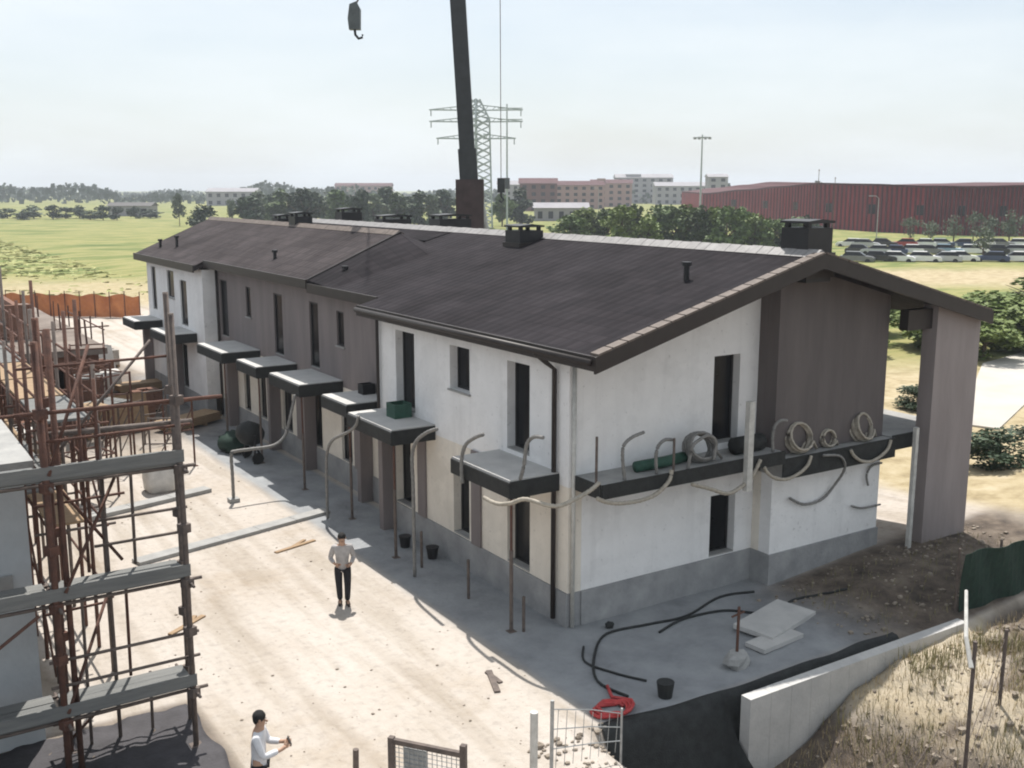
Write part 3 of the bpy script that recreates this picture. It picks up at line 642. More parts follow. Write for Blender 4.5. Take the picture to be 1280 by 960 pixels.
# gable scaffold
sc = thing('scaffold', 'tall rusty scaffold with three board decks at the corner of the half-built block', 'scaffold', (-9.2,0,0))
XS = (-16.2,-13.2,-10.25,-8.22); YS = (-.55,.38)
for i, x in enumerate(XS):
    for j, y in enumerate(YS):
        xx = x+(.18 if j else 0); m = 'rust' if x == -10.25 else 'oldst'
        tubeobj('standard', [(xx,y,0.03),(xx+.015,y,3.6),(xx,y,7.45+.25*j-.3*(i==2))], .055 if i == 2 else .048, m, sc)
        bp = MB(); bp.box(xx-.1,xx+.1,y-.1,y+.1,-.02,.03); bp.build('base_plate', M['oldst'], sc)
tubeobj('standard', [(-10.02,-.30,.03),(-10.02,-.3,7.3)], .05, 'rust', sc)
tubeobj('standard', [(-9.25,.40,.03),(-9.25,.40,5.6)], .034, 'oldst', sc)
for x in (-10.25,-8.22):
    for y in YS:
        xx = x+(.18 if y > 0 else 0)
        for z in (1.0,2.1,2.95,3.9,4.9,6.05): MB().obox((xx+.01,y-.01,z), (.16,.16,.15), .4).build('coupler', M['rust' if x < -9 else 'oldst'], sc)
decks = [1.10, 3.05, 5.0]
for z in decks:
    for (x0, x1) in ((-16.2,-13.25),(-13.2,-10.3),(-10.2,-8.15)):
        for k in range(3):
            d = MB(); y0 = -.52+k*.30; d.obox(((x0+x1)/2, y0+.14, z+rnd.uniform(-.012,.012)), (x1-x0, .28, .05), 0); d.build('deck_board', M['plank'], sc)
    t = MB(); t.box(-16.2,-8.15,-.60,-.57,z+.028,z+.23); t.build('toe_board', M['plank'], sc)
for z in decks:
    for y in YS: tubeobj('ledger', [(-16.6,y+.05,z-.07),(-7.95,y+.05,z-.07)], .030, 'oldst', sc)
    for x in XS: tubeobj('transom', [(x+.05,-.8,z-.10),(x+.05,.65,z-.10)], .028, 'oldst', sc)
for z in (2.05,1.62,3.98,3.55): tubeobj('guard_rail', [(-10.4,-.50,z),(-8.05,-.50,z)] if z < 3 else [(-9.45,.34,z),(-7.9,.34,z)], .027, 'oldst', sc)
tubeobj('guard_rail', [(-10.6,-.49,6.05),(-7.45,-.49,6.02)], .034, 'rust', sc)
tubeobj('guard_rail', [(-10.0,.46,5.5),(-7.7,.46,5.45)], .05, 'oldst', sc)
tubeobj('guard_rail', [(-16.6,-.49,6.05),(-10.6,-.49,6.05)], .028, 'rust', sc)
for a, b_ in (((-10.1,-.62,3.2),(-8.9,.5,4.9)),((-10.1,.46,4.9),(-9.0,.46,3.2)),((-10.2,-.62,1.2),(-9.3,.45,2.6)),((-10.2,-.62,5.1),(-9.3,.45,6.9)),((-13.1,-.6,1.2),(-10.5,-.6,2.9)),((-13.0,-.6,3.1),(-11.0,-.6,4.9))):
    tubeobj('brace', [a, b_], .028, 'rust', sc)
for x, y, z0, z1, m in ((-9.72,.42,.03,2.9,'oldst'),(-8.80,.42,3.1,4.95,'oldst'),(-9.55,.42,3.1,6.3,'rust'),(-9.9,.42,5.0,7.1,'rust'),(-9.0,.44,1.1,3.0,'rust'),(-9.45,-.45,5.05,6.5,'rust'),(-8.7,.42,.03,1.1,'oldst')):
    tubeobj('standard', [(x,y,z0),(x+.02,y,z1)], .028, m, sc)
for z, x0, x1, y in ((4.35,-10.3,-8.9,.42),(6.6,-10.4,-8.0,.44),(5.6,-10.3,-8.0,-.5),(2.5,-10.3,-9.3,.42),(.55,-10.3,-8.0,.42)):
    tubeobj('ledger', [(x0,y,z),(x1,y,z+.02)], .024, 'rust', sc)
tubeobj('brace', [(-10.15,.46,.1),(-9.1,.46,1.0)], .026, 'rust', sc); tubeobj('brace', [(-9.95,.5,5.1),(-8.3,.5,6.9)], .026, 'oldst', sc)
# yard-side scaffold run
sc2 = thing('scaffold', 'rusty scaffold run receding along the yard side of the half-built block', 'scaffold', (-9,12,0))
for k in range(15):
    y = 3.2+k*1.3
    for x in (-9.75,-8.75):
        tubeobj('standard', [(x,y,.0),(x+.02,y,6.2+.7*((k*3+int(x))%4)/2)], .040, 'rust' if k % 3 else 'oldst', sc2)
    tubeobj('transom', [(-9.95,y+.05,3.0),(-8.5,y+.05,3.0)], .028, 'oldst', sc2)
    tubeobj('transom', [(-9.95,y+.05,5.0),(-8.5,y+.05,5.0)], .028, 'rust', sc2)
for z in (1.6,3.05,4.0,5.05,5.55,6.05):
    for x in (-9.75,-8.75): tubeobj('ledger', [(x+.05,3.0,z),(x+.05,21.8,z)], .026, 'rust', sc2)
for k in range(7):
    y = 3.3+k*2.6; d = MB(); d.box(-9.68,-8.82,y,y+2.45,5.09,5.14); d.build('deck_board', M['wood' if k in (1,2,5) else 'plank'], sc2)
    d = MB(); d.box(-9.68,-9.0,y,y+2.45,3.09,3.14); d.build('deck_board', M['wood' if k in (0,3,4) else 'plank'], sc2)
    tubeobj('brace', [(-9.78,y,.1),(-9.78,y+2.5,3.0)], .024, 'rust', sc2)
    if k % 2 == 0: tubeobj('brace', [(-8.70,y,3.0),(-8.70,y+2.5,5.0)], .024, 'rust', sc2)
# clutter on the half-built floor and in the yard behind the scaffold
def brick_stack(x, y, z, nx, ny, nz, rz, label, m='brick'):
    t = thing('brick_pallet', label, 'pallet', (x,y,z), rz, 'stacked bricks')
    p = MB()
    for k in range(-2,3): p.box(-.6,.6,k*.24-.06,k*.24+.06,.10,.13)
    for k in (-1,0,1): p.box(k*.5-.06,k*.5+.06,-.55,.55,0,.10)
    local(p.build('pallet', M['wood'], t))
    q = MB(); rr = random.Random(int(x*31+y*7)); a = 1.16/nx; b = 1.06/ny; h = .2
    for i in range(nx):
        for j in range(ny):
            top = nz-(1 if rr.random() < .25 else 0)
            for k in range(top): q.box(-.58+i*a+.008,-.58+(i+1)*a-.008,-.53+j*b+.008,-.53+(j+1)*b-.008,.131+k*h,.131+(k+1)*h-.01)
    local(q.build('bricks', M[m], t)); return t
brick_stack(-12.1,6,5.02,3,4,4,.1,'brown brick pallet on the half-built floor, nearest the scaffold')
brick_stack(-13.6,10,5.02,3,4,3,.4,'low brown brick pallet further back on the half-built floor')
brick_stack(-11.9,15.5,5.02,3,4,5,-.2,'tall brown brick pallet at the floor edge of the half-built block')
bh = thing('half_built_house', 'half-built brown brick house with pale floor slab behind the scaffold poles', 'building', (-6.5,40,0))
wall_mb('y', 27.5, -11.5, -3.8, 0, 2.75, [(-10.6,-9.6,0.02,2.2),(-8.4,-7.2,.9,2.2),(-5.9,-4.8,.9,2.2)], th=.3).build('wall', M['brick'], bh)
wall_mb('x', -4.1, 27.8, 47, 0, 2.75, [(29.5,30.6,.9,2.2),(33,34,.02,2.2),(37,38.4,.9,2.2),(42,43,.02,2.2)], th=.3).build('wall', M['brick'], bh)
MB().box(-11.5,-4.1,46.7,47,0,2.75).build('wall', M['brick'], bh); MB().box(-11.5,-11.2,27.8,46.7,0,2.75).build('wall', M['brick'], bh)
MB().box(-11.8,-3.5,27.2,47.3,2.752,3.0).build('floor_slab', mat('dusty_slab', (.27,.23,.20), .95, scale=.8, c2=(.12,.095,.08), bump=.5), bh)
wall_mb('y', 31.5, -11.0, -5.6, 3.0, 4.5, [(-10,-9,3.02,4.4),(-7.6,-6.6,3.7,4.4)], th=.25).build('wall', M['brick'], bh)
wall_mb('x', -5.9, 31.75, 40, 3.0, 4.2, [(34,35,3.02,4.1)], th=.25).build('wall', M['brick'], bh)
for x, y in ((-4.2,28.2),(-4.2,34),(-4.2,40),(-11,28.2),(-8,28.2)):
    st = MB()
    for a in (-.12,.12):
        for b_ in (-.12,.12): st.tube([(x+a,y+b_,2.95),(x+a+rnd.uniform(-.05,.05),y+b_,4.2+rnd.uniform(-.15,.3))], .024, 5)
    st.build('starter_bars', M['rust'], bh)
for k, y in enumerate((28.6,31,33.4,36)):
    MB().tube([(-3.35,y,0),(-3.35,y,3.9)], .035, 7).build('prop', M['rust'], bh)
MB().tube([(-3.35,28.3,3.6),(-3.35,36.3,3.6)], .03, 6).build('guard_rail', M['rust'], bh); MB().tube([(-11.6,27.1,3.9),(-3.4,27.1,3.9)], .03, 6).build('guard_rail', M['rust'], bh)
YP = [(-2.9,25.6,.2,4,'brick','brown brick pallet in the yard behind the scaffold poles'), (-1.9,28.2,.1,4,'brick','brown brick pallet in the yard nearest the far balconies'), (-2.2,36,.3,5,'brick','tall brown brick pallet at the back of the yard'), (-5.0,25.8,.5,3,'sack','pallet of pale blocks in front of the half-built brick house'), (-.8,41,.1,4,'sack','pallet of pale blocks in front of the orange fence'), (-5.4,24.5,-.3,3,'brick','low brown brick pallet in the middle of the yard'),(-7.2,25.5,.2,4,'brick','brown brick pallet in front of the half-built brick house'), (-2.0,52,.2,5,'sack','pallet of pale blocks furthest back before the orange fence')]
for x, y, rz, n, m, lb in YP: brick_stack(x,y,0,3,4,n,rz,lb,m)
def prop_frame(x, y, rz, label, w_=1.1, h=2.0, m='rust'):
    t = thing('prop_frame', label, 'prop frame', (x,y,gz(x,y)), rz, 'rusty prop frames in the yard')
    for sx in (-1,1):
        local(MB().tube([(sx*w_/2,0,0),(sx*w_/2,0,h)], .035, 7).build('post', M[m], t)); local(MB().box(sx*w_/2-.09,sx*w_/2+.09,-.09,.09,0,.02).build('base_plate', M[m], t))
    local(MB().tube([(-w_/2,0,h-.05),(w_/2,0,h-.05)], .03, 7).build('cross_bar', M[m], t))
    local(MB().tube([(-w_/2,0,h*.55),(w_/2,0,h*.55)], .025, 7).build('cross_bar', M[m], t))
    local(MB().tube([(-w_/2,0,.25),(w_/2,0,h-.3)], .02, 7).build('brace', M[m], t))
    return t
FR = [(-4.0,17.2),(-3.3,17.9),(-5.3,18.6),(-4.3,20.4),(-6.3,21.5),(-5.2,22.8),(-3.0,22.2),(-7.0,24.0),(-6.0,19.6),(-7.6,18.4)]
WH = ['nearest the yard posts','just behind the nearest one','left of the white conduit foot','in the second row from the near end','beside the scaffold run','behind the second row','closest to the far balconies','left, beside the scaffold run and further back','left in the second row from the near end','furthest left, close to the scaffold run']
for i, (x, y) in enumerate(FR): prop_frame(x, y, (i*37 % 60-30)/60, 'rusty steel prop frame '+WH[i], .9+.1*(i % 3), 2.0+.35*(i % 3), 'rust' if i % 3 else 'oldst')
for i, (x, y, rz, h, lb) in enumerate(((-6.6,16.0,.3,4.2,'rusty trestle tower in the yard nearest the scaffold'), (-4.9,24.0,-.2,3.6,'rusty trestle tower in the yard before the half-built brick house'), (-7.6,21.0,.1,4.6,'tall rusty trestle tower beside the scaffold run'), (-5.2,19.9,.5,3.2,'short rusty trestle tower among the prop frames'))):
    t = thing('trestle_tower', lb, 'trestle', (x,y,gz(x,y)), rz, 'rusty trestle towers')
    for sx in (-.6,.6):
        for sy in (-.6,.6): local(MB().tube([(sx,sy,0),(sx,sy,h)], .04, 7).build('post', M['rust'], t))
    for z in (h*.33,h*.66,h-.05):
        for a, b_ in (((-.6,-.6),(.6,-.6)),((.6,-.6),(.6,.6)),((.6,.6),(-.6,.6)),((-.6,.6),(-.6,-.6))): local(MB().tube([(*a,z),(*b_,z)], .028, 6).build('rail', M['rust'], t))
    for sy in (-.6,.6): local(MB().tube([(-.6,sy,.2),(.6,sy,h*.62)], .022, 6).build('brace', M['oldst'], t))
    for k in range(4): local(MB().box(-.65,.65,-.55+k*.28,-.30+k*.28,h*.66+.03,h*.66+.075).build('board', M['plank' if i % 2 else 'wood'], t))
for i, (x, y, rz, m, lb) in enumerate(((-3.6,24.4,.2,'wood','timber formwork panels leaning against each other near the far balconies'), (-8.2,16.8,-.3,'wood','timber formwork panels leaning beside the scaffold run'), (-1.7,38.5,.4,'conc2','pale formwork panels leaning at the far end of the yard'), (-2.4,44.5,.2,'wood','timber formwork panels leaning before the orange fence'))):
    mb = MB()
    for k in range(5): mb.obox((x+.09*k*math.sin(rz)*-1,y+.09*k,.72), (1.9-.12*(k%3),.05,1.45), rz, -.22)
    o = mb.build('formwork_panels', M[m]); tag(o, lb, 'panels', 'formwork panels')
# plank stacks, sacks and sheets that give the back of the yard its clutter
for i, (x, y, rz, m, lb) in enumerate(((-1.6,24.0,.5,'wood','stack of raw planks in the yard below a far balcony'), (-1.2,33,.1,'wood','stack of raw planks beside the half-built brick house'), (-2.0,46,.2,'conc2','stack of pale slabs before the orange fence'), (-8.0,52,-.2,'wood','stack of planks left, before the orange fence'), (-12.6,20,.2,'wood','stack of planks on the half-built floor'), (-14.5,5,.7,'wood','stack of planks on the half-built floor, near its front edge'))):
    mb = MB(); z0 = 5.02 if x < -10 else 0
    mb.obox((x,y,z0+.05),(.1,1.0,.1),rz); mb.obox((x+.9*math.cos(rz),y+.9*math.sin(rz),z0+.05),(.1,1.0,.1),rz)
    for k in range(6):
        for j in range(4): mb.obox((x+.45*math.cos(rz)-(j-1.5)*.24*math.sin(rz),y+.45*math.sin(rz)+(j-1.5)*.24*math.cos(rz),z0+.125+k*.055),(2.6+rnd.uniform(-.15,.15),.225,.05),rz)
    o = mb.build('plank_stack', M[m]); tag(o, lb, 'planks', 'stacked planks')
for i, (x, y, s_, lb) in enumerate(((-4.6,15.6,1,'white bulk bag standing in the yard beside the prop frames'), (-7.6,22.5,1.1,'white bulk bag between the scaffold run and the prop frames'), (-2.2,33.6,1.1,'white bulk bag beside the tall brick pallet'), (-12.8,12.6,1,'white bulk bag on the half-built floor'), (-2.4,40,1.2,'white bulk bag at the far end of the yard'), (-5.2,50,1.2,'white bulk bag far left at the end of the yard'))):
    z0 = 5.02 if x < -10 else gz(x,y); mb = MB(); r_ = .45*s_
    n = 16; rings = []
    for z, q in ((0,.86),(.08,1.0),(.45,1.06),(.85,.98),(.92,.90),(.86,.78),(.80,.55)):
        rings.append([(x+q*r_*(abs(math.cos(a))**.5)*(1 if math.cos(a)>0 else -1), y+q*r_*(abs(math.sin(a))**.5)*(1 if math.sin(a)>0 else -1), z0+z*s_+rnd.uniform(-.02,.02)) for a in [2*math.pi*k/n+.01 for k in range(n)]])
    v = [p for g in rings for p in g]; f = [(i_*n+k, i_*n+(k+1)%n, (i_+1)*n+(k+1)%n, (i_+1)*n+k) for i_ in range(len(rings)-1) for k in range(n)]
    f += [tuple(range(n)), tuple((len(rings)-1)*n+k for k in range(n))]
    mb.add(v, f); o = mb.build('bulk_bag', mat('white_bag', (.62,.60,.57), .9, .15, scale=5, bump=.5), smooth=True); tag(o, lb, 'bag', 'bulk bags')

# ------------------------------------------------------------------ yard
def jib_shadow(p0, p1, w_, h, label):  # low grey strips added in place of a crane jib's ground shadow
    p0 = Vector(p0); p1 = Vector(p1); d = p1-p0; n = max(2, int(d.length/1.0)); mb = MB(); rz = math.atan2(d.y, d.x)
    for k in range(n):
        c = p0+d*(k+.5)/n; mb.obox((c.x, c.y+rnd.uniform(-.012,.012), h/2-.03), (d.length/n-.012, w_, h+.06+rnd.uniform(-.006,.006)), rz)
    o = mb.build('shadow_strip', M['conc']); tag(o, label, 'jib_shadow')
jib_shadow((-6.9,9.12,0), (-1.1,10.6,0), .42, .10, 'long low grey strip standing in for the shadow of a crane jib across the sunlit yard')
jib_shadow((-7.2,13.7,0), (-3.35,14.7,0), .45, .12, 'shorter grey strip standing in for a shadow further back, ending at the conduit foot')
for i, (x, y, z, h, m, lb) in enumerate(((-.9,5.0,0,.95,'oldst','thin steel stake before the white wall, left of the narrow door'), (-.95,2.6,0,.95,'oldst','thin steel stake before the white wall, between the two ground floor doors'), (-.9,.35,0,.8,'oldst','thin steel stake by the house corner downpipe'))):
    o = MB().tube([(x,y,z-.05),(x,y,z+h)], .035, 6).build('stake', M[m]); tag(o, lb, 'stake', 'stakes before the white wall')
for i, (x, y, lb) in enumerate(((-.55,6.6,'dark bucket at the foot of the white wall below the second balcony'), (-.35,5.45,'dark bucket against the white wall, left of the narrow door'))):
    mb = MB(); mb.tube([(x,y,0),(x,y,.30)], .12, 12, .16); mb.tube([(x,y,.285),(x,y,.315)], .172, 12); o = mb.build('bucket', M['blackmetal']); tag(o, lb, 'bucket', 'buckets by the white wall')
for (x, y, w_, h, lb, m) in ((-.3,17.6,.9,1.6,'dark covered cement mixer drum against the far facade','membrane'), (-1.0,19.3,1.0,1.0,'dark heap of netting at the foot of the far facade','green')):
    if m == 'membrane':
        t = thing('cement_mixer', 'dark cement mixer standing against the far facade', 'cement mixer', (x-.6,y,0))
        dm = MB(); dm.tube([(-.45,0,1.15),(-.2,0,1.05),(.15,0,.9),(.35,0,.8)], [.24,.42,.42,.25], 14); local(dm.build('drum', M['membrane'], t, smooth=True))
        fr = MB(); fr.bar((-.1,-.5,0),(-.02,-.5,1.0),.06); fr.bar((-.1,.5,0),(-.02,.5,1.0),.06); fr.bar((-.02,-.5,.97),(-.02,.5,.97),.06); fr.bar((.4,0,0),(0,0,.7),.06); local(fr.build('frame', M['blackmetal'], t))
        for sy in (-1,1): local(MB().tube([(.0,sy*.56,.2),(0,sy*.62,.2)], .2, 14).build('wheel', M['tyre'], t))
    else:
        o = MB().blob((x,y,.32), (.55,.7,.38), 5, 14, 8, .22).build('netting_heap', M[m], smooth=True); tag(o, lb, 'netting')
v = []; f = []; nxm, nym = 50, 50  # dark sheet drawn as the scaffold building's shadow on the ground
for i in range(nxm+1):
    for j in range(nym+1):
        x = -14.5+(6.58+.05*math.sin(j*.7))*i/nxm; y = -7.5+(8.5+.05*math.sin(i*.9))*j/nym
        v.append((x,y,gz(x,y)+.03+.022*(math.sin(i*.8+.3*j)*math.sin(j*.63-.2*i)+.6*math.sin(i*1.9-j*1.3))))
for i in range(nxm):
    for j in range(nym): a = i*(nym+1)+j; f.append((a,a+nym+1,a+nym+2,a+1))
mb = MB(); mb.add(v, f); o = mb.build('shadow_sheet', mat('shadow_dark', (.050,.047,.052), .75, .35, scale=2, bump=.4), smooth=True); tag(o, 'dark sheet standing in for shadow on the ground under the front of the scaffold', 'sheet')
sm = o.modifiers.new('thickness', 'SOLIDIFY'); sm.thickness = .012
for i, (x, y, rz, ln, m, lb) in enumerate(((-6.9,4.6,.6,1.1,'wood','short plank offcut lying in the sun beside the scaffold'), (-2.7,-1.3,1.2,.9,'oldst','rusty angle offcut lying by the shadow edge'), (-3.0,8.2,.3,1.3,'wood','plank offcut lying in front of the long shadow strip'))):
    o = MB().obox((x,y,gz(x,y)+.02),(ln,.12,.035),rz).obox((x+.1,y+.14,gz(x,y)+.018),(ln*.6,.09,.03),rz+.35).build('offcut', M[m]); tag(o, lb, 'offcut', 'offcuts in the yard')
# hoses on the shaded pavement
def cable(pts, label, m='membrane', r=.028):
    P = [Vector((x,y,gz(x,y)+r)) for x, y in pts]; out = []
    for i in range(len(P)-1):
        p0, p1, p2, p3 = P[max(i-1,0)], P[i], P[i+1], P[min(i+2,len(P)-1)]
        for k in range(6):
            t = k/6; q = .5*((2*p1)+(p2-p0)*t+(2*p0-5*p1+4*p2-p3)*t*t+(3*p1-p0-3*p2+p3)*t**3); q.z = gz(q.x,q.y)+r; out.append(q)
    out.append(P[-1]); o = MB().tube(out, r, 6).build('hose', M[m], smooth=True); tag(o, label, 'hose', 'hoses on the ground')
cable([(-.9,-3.2),(-1.0,-2.4),(-.4,-1.5),(.5,-.75),(1.6,-.85),(2.6,-.95),(4.0,-.55),(4.9,-.75)], 'black hose looping from the red hose over the shaded pavement to the gable door')
cable([(1.5,-1.3),(2.4,-1.05),(3.5,-1.2),(4.2,-1.9),(5.3,-1.7),(6.4,-2.2)], 'dark cable running over the brown soil right of the pavement')
cable([(-.2,-2.9),(-.5,-2.3),(-.7,-1.6),(-.3,-1.0)], 'short black hose beside the house corner, left of the long one', r=.024)
rc_ = []
for k in range(46):
    a = k*.42; rc_.append((-1.58+(.34+.03*math.sin(k*1.3))*math.cos(a)+.004*k, -3.48+(.25+.03*math.cos(k*.9))*math.sin(a), gz(-1.58,-3.48)+.04+.012*(k//8)+.02*math.sin(k*2.1)))
rc_ += [(-1.2,-3.1,.05),(-1.0,-2.7,.05)]
o = MB().tube(rc_, .035, 7).build('hose_coil', M['red'], smooth=True); tag(o, 'coiled red hose at the edge of the trench', 'hose coil')
mb = MB(); mb.tube([(-.29,-3.55,gz(-.29,-3.55)),(-.29,-3.55,gz(-.29,-3.55)+.30)], .13, 14, .17); o = mb.build('bucket', M['membrane']); tag(o, 'black bucket on the pavement edge above the trench', 'bucket')
o = MB().blob((.78,-.5,.07),(.11,.09,.08),3,8,5,.2).build('rubble_lump', M['membrane']); tag(o, 'small black lump on the pavement beside the hose bend', 'lump')
t = thing('marker_post', 'thin brown steel post on a concrete lump at the pavement end', 'post', (1.75,-3.35,gz(1.75,-3.35)))
local(MB().tube([(0,0,.2),(0.01,0,1.25)], .03, 6).build('rod', M['rust'], t)); local(MB().blob((0,0,.12),(.30,.22,.20),4,9,6,.2).build('foot', M['conc'], t)); local(MB().bar((-.18,0,1.08),(.16,0,1.12),.03).build('cross_bar', M['rust'], t))
o = MB().obox((3.9,-2.35,gz(3.9,-2.35)+.09),(1.9,.95,.10),.25,.03).build('concrete_slab', M['conc2']); tag(o, 'pale loose concrete slab lying where pavement meets brown soil', 'slab')
o = MB().obox((3.2,-3.0,gz(3.2,-3.0)+.06),(1.3,.5,.09),.1,.0).build('concrete_slab', M['conc2']); tag(o, 'narrow loose concrete slab beside the trench, in front of the wide one', 'slab')

# retaining wall
n = 12; mb = MB()
for k in range(n):
    x0 = .67+k*6.5/n; x1 = x0+6.5/n
    mb.box(x0, x1-.006, -4.80, -4.56, -1.9, .2)
o = mb.build('retaining_wall', M['conc2']); tag(o, 'pale concrete retaining wall running between the trench and the earth heap', 'wall')
v = []; f = []; nxm, nym = 60, 14  # black sheet added to darken the trench bank like deep shade
for i in range(nxm+1):
    for j in range(nym+1):
        x = -2.02+7.6*i/nxm; e_ = -3.86-.10*(x+1.8)*(x < 1)-.28*(x >= 1); y0_ = e_+.10+.03*math.sin(i*.4); y1_ = -4.50 if x > .6 else -5.9-.25*math.sin(i*.5)
        y = y0_+(y1_-y0_)*j/nym; v.append((x,y,gz(x,y)+(.03 if j == 0 else .075)+.02*math.sin(i*.5)*math.sin(j*.9)))
for i in range(nxm):
    for j in range(nym): a = i*(nym+1)+j; f.append((a,a+nym+1,a+nym+2,a+1))
mb = MB(); mb.add(v, f); o = mb.build('trench_shade_sheet', M['membrane'], smooth=True); tag(o, 'black sheet standing in for the shade of the trench bank beside the concrete wall', 'membrane')  # stand-in for the shade of the bank, not a membrane lining
sm = o.modifiers.new('thickness', 'SOLIDIFY'); sm.thickness = .02
# frame stand and posts in the foreground
t = thing('mesh_frame', 'rusty square tube frame with grey wire mesh at the bottom edge of the yard', 'frame', (-5.8,-4.4,gz(-5.8,-4.4)), math.atan2(-.97,.72))
for s_ in (-1,1): local(MB().box(s_*.60-.045,s_*.60+.045,-.045,.045,0,1.12+.10*(s_+1)/2).build('post', M['oldst'], t))
local(MB().box(-.555,.555,-.035,.035,1.02,1.10).build('top_rail', M['oldst'], t)); local(MB().box(-.555,.555,-.035,.035,.12,.19).build('bottom_rail', M['oldst'], t))
mm = MB()
for k in range(1,14): mm.tube([(-.555+k*.08,0,.19),(-.555+k*.08,0,1.02)], .007, 4)
for k in range(1,11): mm.tube([(-.555,0.01,.19+k*.076),(.555,.01,.19+k*.076)], .007, 4)
local(mm.build('mesh_panel', M['galv'], t)); local(MB().box(-.40,-.02,.02,.05,.25,.98).build('sheet', M['galv'], t))
for x, y, h, r_, m, lb in ((-4.0,-4.62,1.22,.065,'pole','thick pale fence post at the bottom edge, left of the thin one'), (-3.62,-4.58,1.3,.032,'galv','thin grey fence post at the bottom edge beside the thick pale one'), (-6.25,-2.75,.38,.05,'oldst','low stub post between the rusty frame and the standing man')):
    z = gz(x,y); o = MB().tube([(x,y,z-.05),(x+.01,y,z+h)], r_, 9).build('fence_post', M[m]); tag(o, lb, 'post')
mb = MB()
for z in (1.15,.8,.45): mb.tube([(-3.62,-4.58,gz(-3.62,-4.58)+z),(-2.9,-4.7,z*.86),(-2.35,-4.8,z*.7)], .010, 5)
for k in range(8): mb.tube([(-3.55+k*.16,-4.6-k*.02,.1),(-3.5+k*.16,-4.6-k*.02,1.12-k*.05)], .007, 4)
mb.tube([(-2.35,-4.8,-.1),(-2.35,-4.8,.9)], .02, 6)
o = mb.build('wire_netting', M['galv']); tag(o, 'sagging wire netting between the thin post and the trench', 'wire fence')
# fence on the heap
t = thing('wire_fence', 'leaning wire fence with weathered posts on the earth heap at the right', 'fence', (2.9,-7.7,gz(2.9,-7.7)))
z0 = gz(2.9,-7.7)
def wpt(p): return p
MB().tube([(2.9,-7.7,z0-.1),(2.88,-7.7,1.9)], .035, 7).build('post', M['oldst'], t)
MB().tube([(2.80,-7.72,1.45),(3.0,-7.45,1.85),(3.75,-6.9,2.35)], .045, 7, .03).build('brace', M['pole'], t)
MB().tube([(.35,-8.2,-.9),(.38,-8.2,.35)], .03, 7).build('post', M['oldst'], t)
wr = MB()
for a in (.05,.5,.95): wr.tube([(.37,-8.2,-.75+a),(1.6,-8.0,.05+a*.8),(2.9,-7.7,z0+.25+a),(4.6,-7.2,gz(4.6,-7.2)+.35+a)], .006, 5)
wr.build('wire', M['oldst'], t)
MB().tube([(4.6,-7.2,gz(4.6,-7.2)-.1),(4.62,-7.2,gz(4.6,-7.2)+1.45)], .035, 7).build('post', M['oldst'], t)
# dark green shade net at the wall's far end
t = thing('shade_net_fence', 'dark green shade net fence at the far end of the concrete wall', 'fence', (8.4,-4.6,0))
P0, P1 = Vector((7.55,-4.35,0)), Vector((11.6,-4.75,0)); nn_ = 26; v = []; f = []
for i in range(nn_+1):
    p = P0.lerp(P1, i/nn_)
    for j in range(7):
        v.append((p.x+.02*math.sin(i*1.7+j), p.y+.05*math.sin(i*.9+j*.7), -.1+.27*j+(.02*math.sin(i*.55) if j == 6 else 0)))
for i in range(nn_):
    for j in range(6): a = i*7+j; f.append((a,a+7,a+8,a+1))
mb = MB(); mb.add(v, f); o = mb.build('netting', M['green'], t)
sm = o.modifiers.new('thickness', 'SOLIDIFY'); sm.thickness = .012
for k in range(4):
    p = P0.lerp(P1, k/3); MB().tube([(p.x,p.y+.12,-.3),(p.x,p.y+.12,1.62)], .03, 7).build('post', M['oldst'], t)

# debris on the heap: stones, straw
rr = random.Random(5)
def on_heap():
    while True:
        x = rr.uniform(.9,10.5); y = rr.uniform(-11,-4.95)
        if y < -4.95 and x+.35*(y+4.9) > .6: return x, y
mb = MB()
for k in range(1500):
    x, y = on_heap(); s_ = min(.075,.011*math.exp(abs(rr.gauss(0,.85)))); mb.blob((x,y,gz(x,y)+s_*.2), (s_*1.3,s_,s_*.8), k, 5, 3, .3)
for k in range(350):
    x = rr.uniform(4.5,13); y = rr.uniform(-4.0,-.9); s_ = min(.09,abs(rr.gauss(0,.022))+.012)
    mb.blob((x,y,gz(x,y)+s_*.3), (s_*1.3,s_,s_*.8), k, 5, 3, .3)
for k in range(240):
    x = rr.uniform(-3.6,-1.9); y = rr.uniform(-7,-3.7); s_ = abs(rr.gauss(0,.03))+.012
    mb.blob((x,y,gz(x,y)+s_*.3), (s_*1.3,s_,s_*.8), k, 5, 3, .3)
for k in range(520):
    x = rr.uniform(-8,-1.9); y = -6+30*rr.random()**1.5; s_ = min(.030,.007*math.exp(abs(rr.gauss(0,.75))))
    mb.blob((x,y,gz(x,y)+s_*.2), (s_*1.3,s_,s_*.7), k, 5, 3, .3)
o = mb.build('rubble', M['stone'], weld=False); tag(o, 'loose stones and clods scattered over the earth heap, soil and yard', 'rubble', kind='stuff')
def blades(n, spot, hmin, hmax, wd, m, name, label, cat):
    mb = MB()
    for k in range(n):
        x, y = spot(); z = gz(x,y); h = rr.uniform(hmin,hmax); a = rr.uniform(0,6.28); ln = rr.uniform(.1,.7)*h
        dx, dy = math.cos(a), math.sin(a); q = Vector((-dy,dx,0))*wd
        b0 = Vector((x,y,z-.01)); b1 = b0+Vector((dx*ln*.35,dy*ln*.35,h*.6)); b2 = b0+Vector((dx*ln,dy*ln,h))
        mb.add([b0-q,b0+q,b1+q*.7,b1-q*.7,b2], [(0,1,2,3),(3,2,4)])
    o = mb.build(name, m, weld=False); tag(o, label, cat, kind='stuff')
blades(9000, on_heap, .05, .24, .006, M['straw'], 'dry_grass', 'dry yellow straw and withered stalks on the earth heap', 'dry grass')
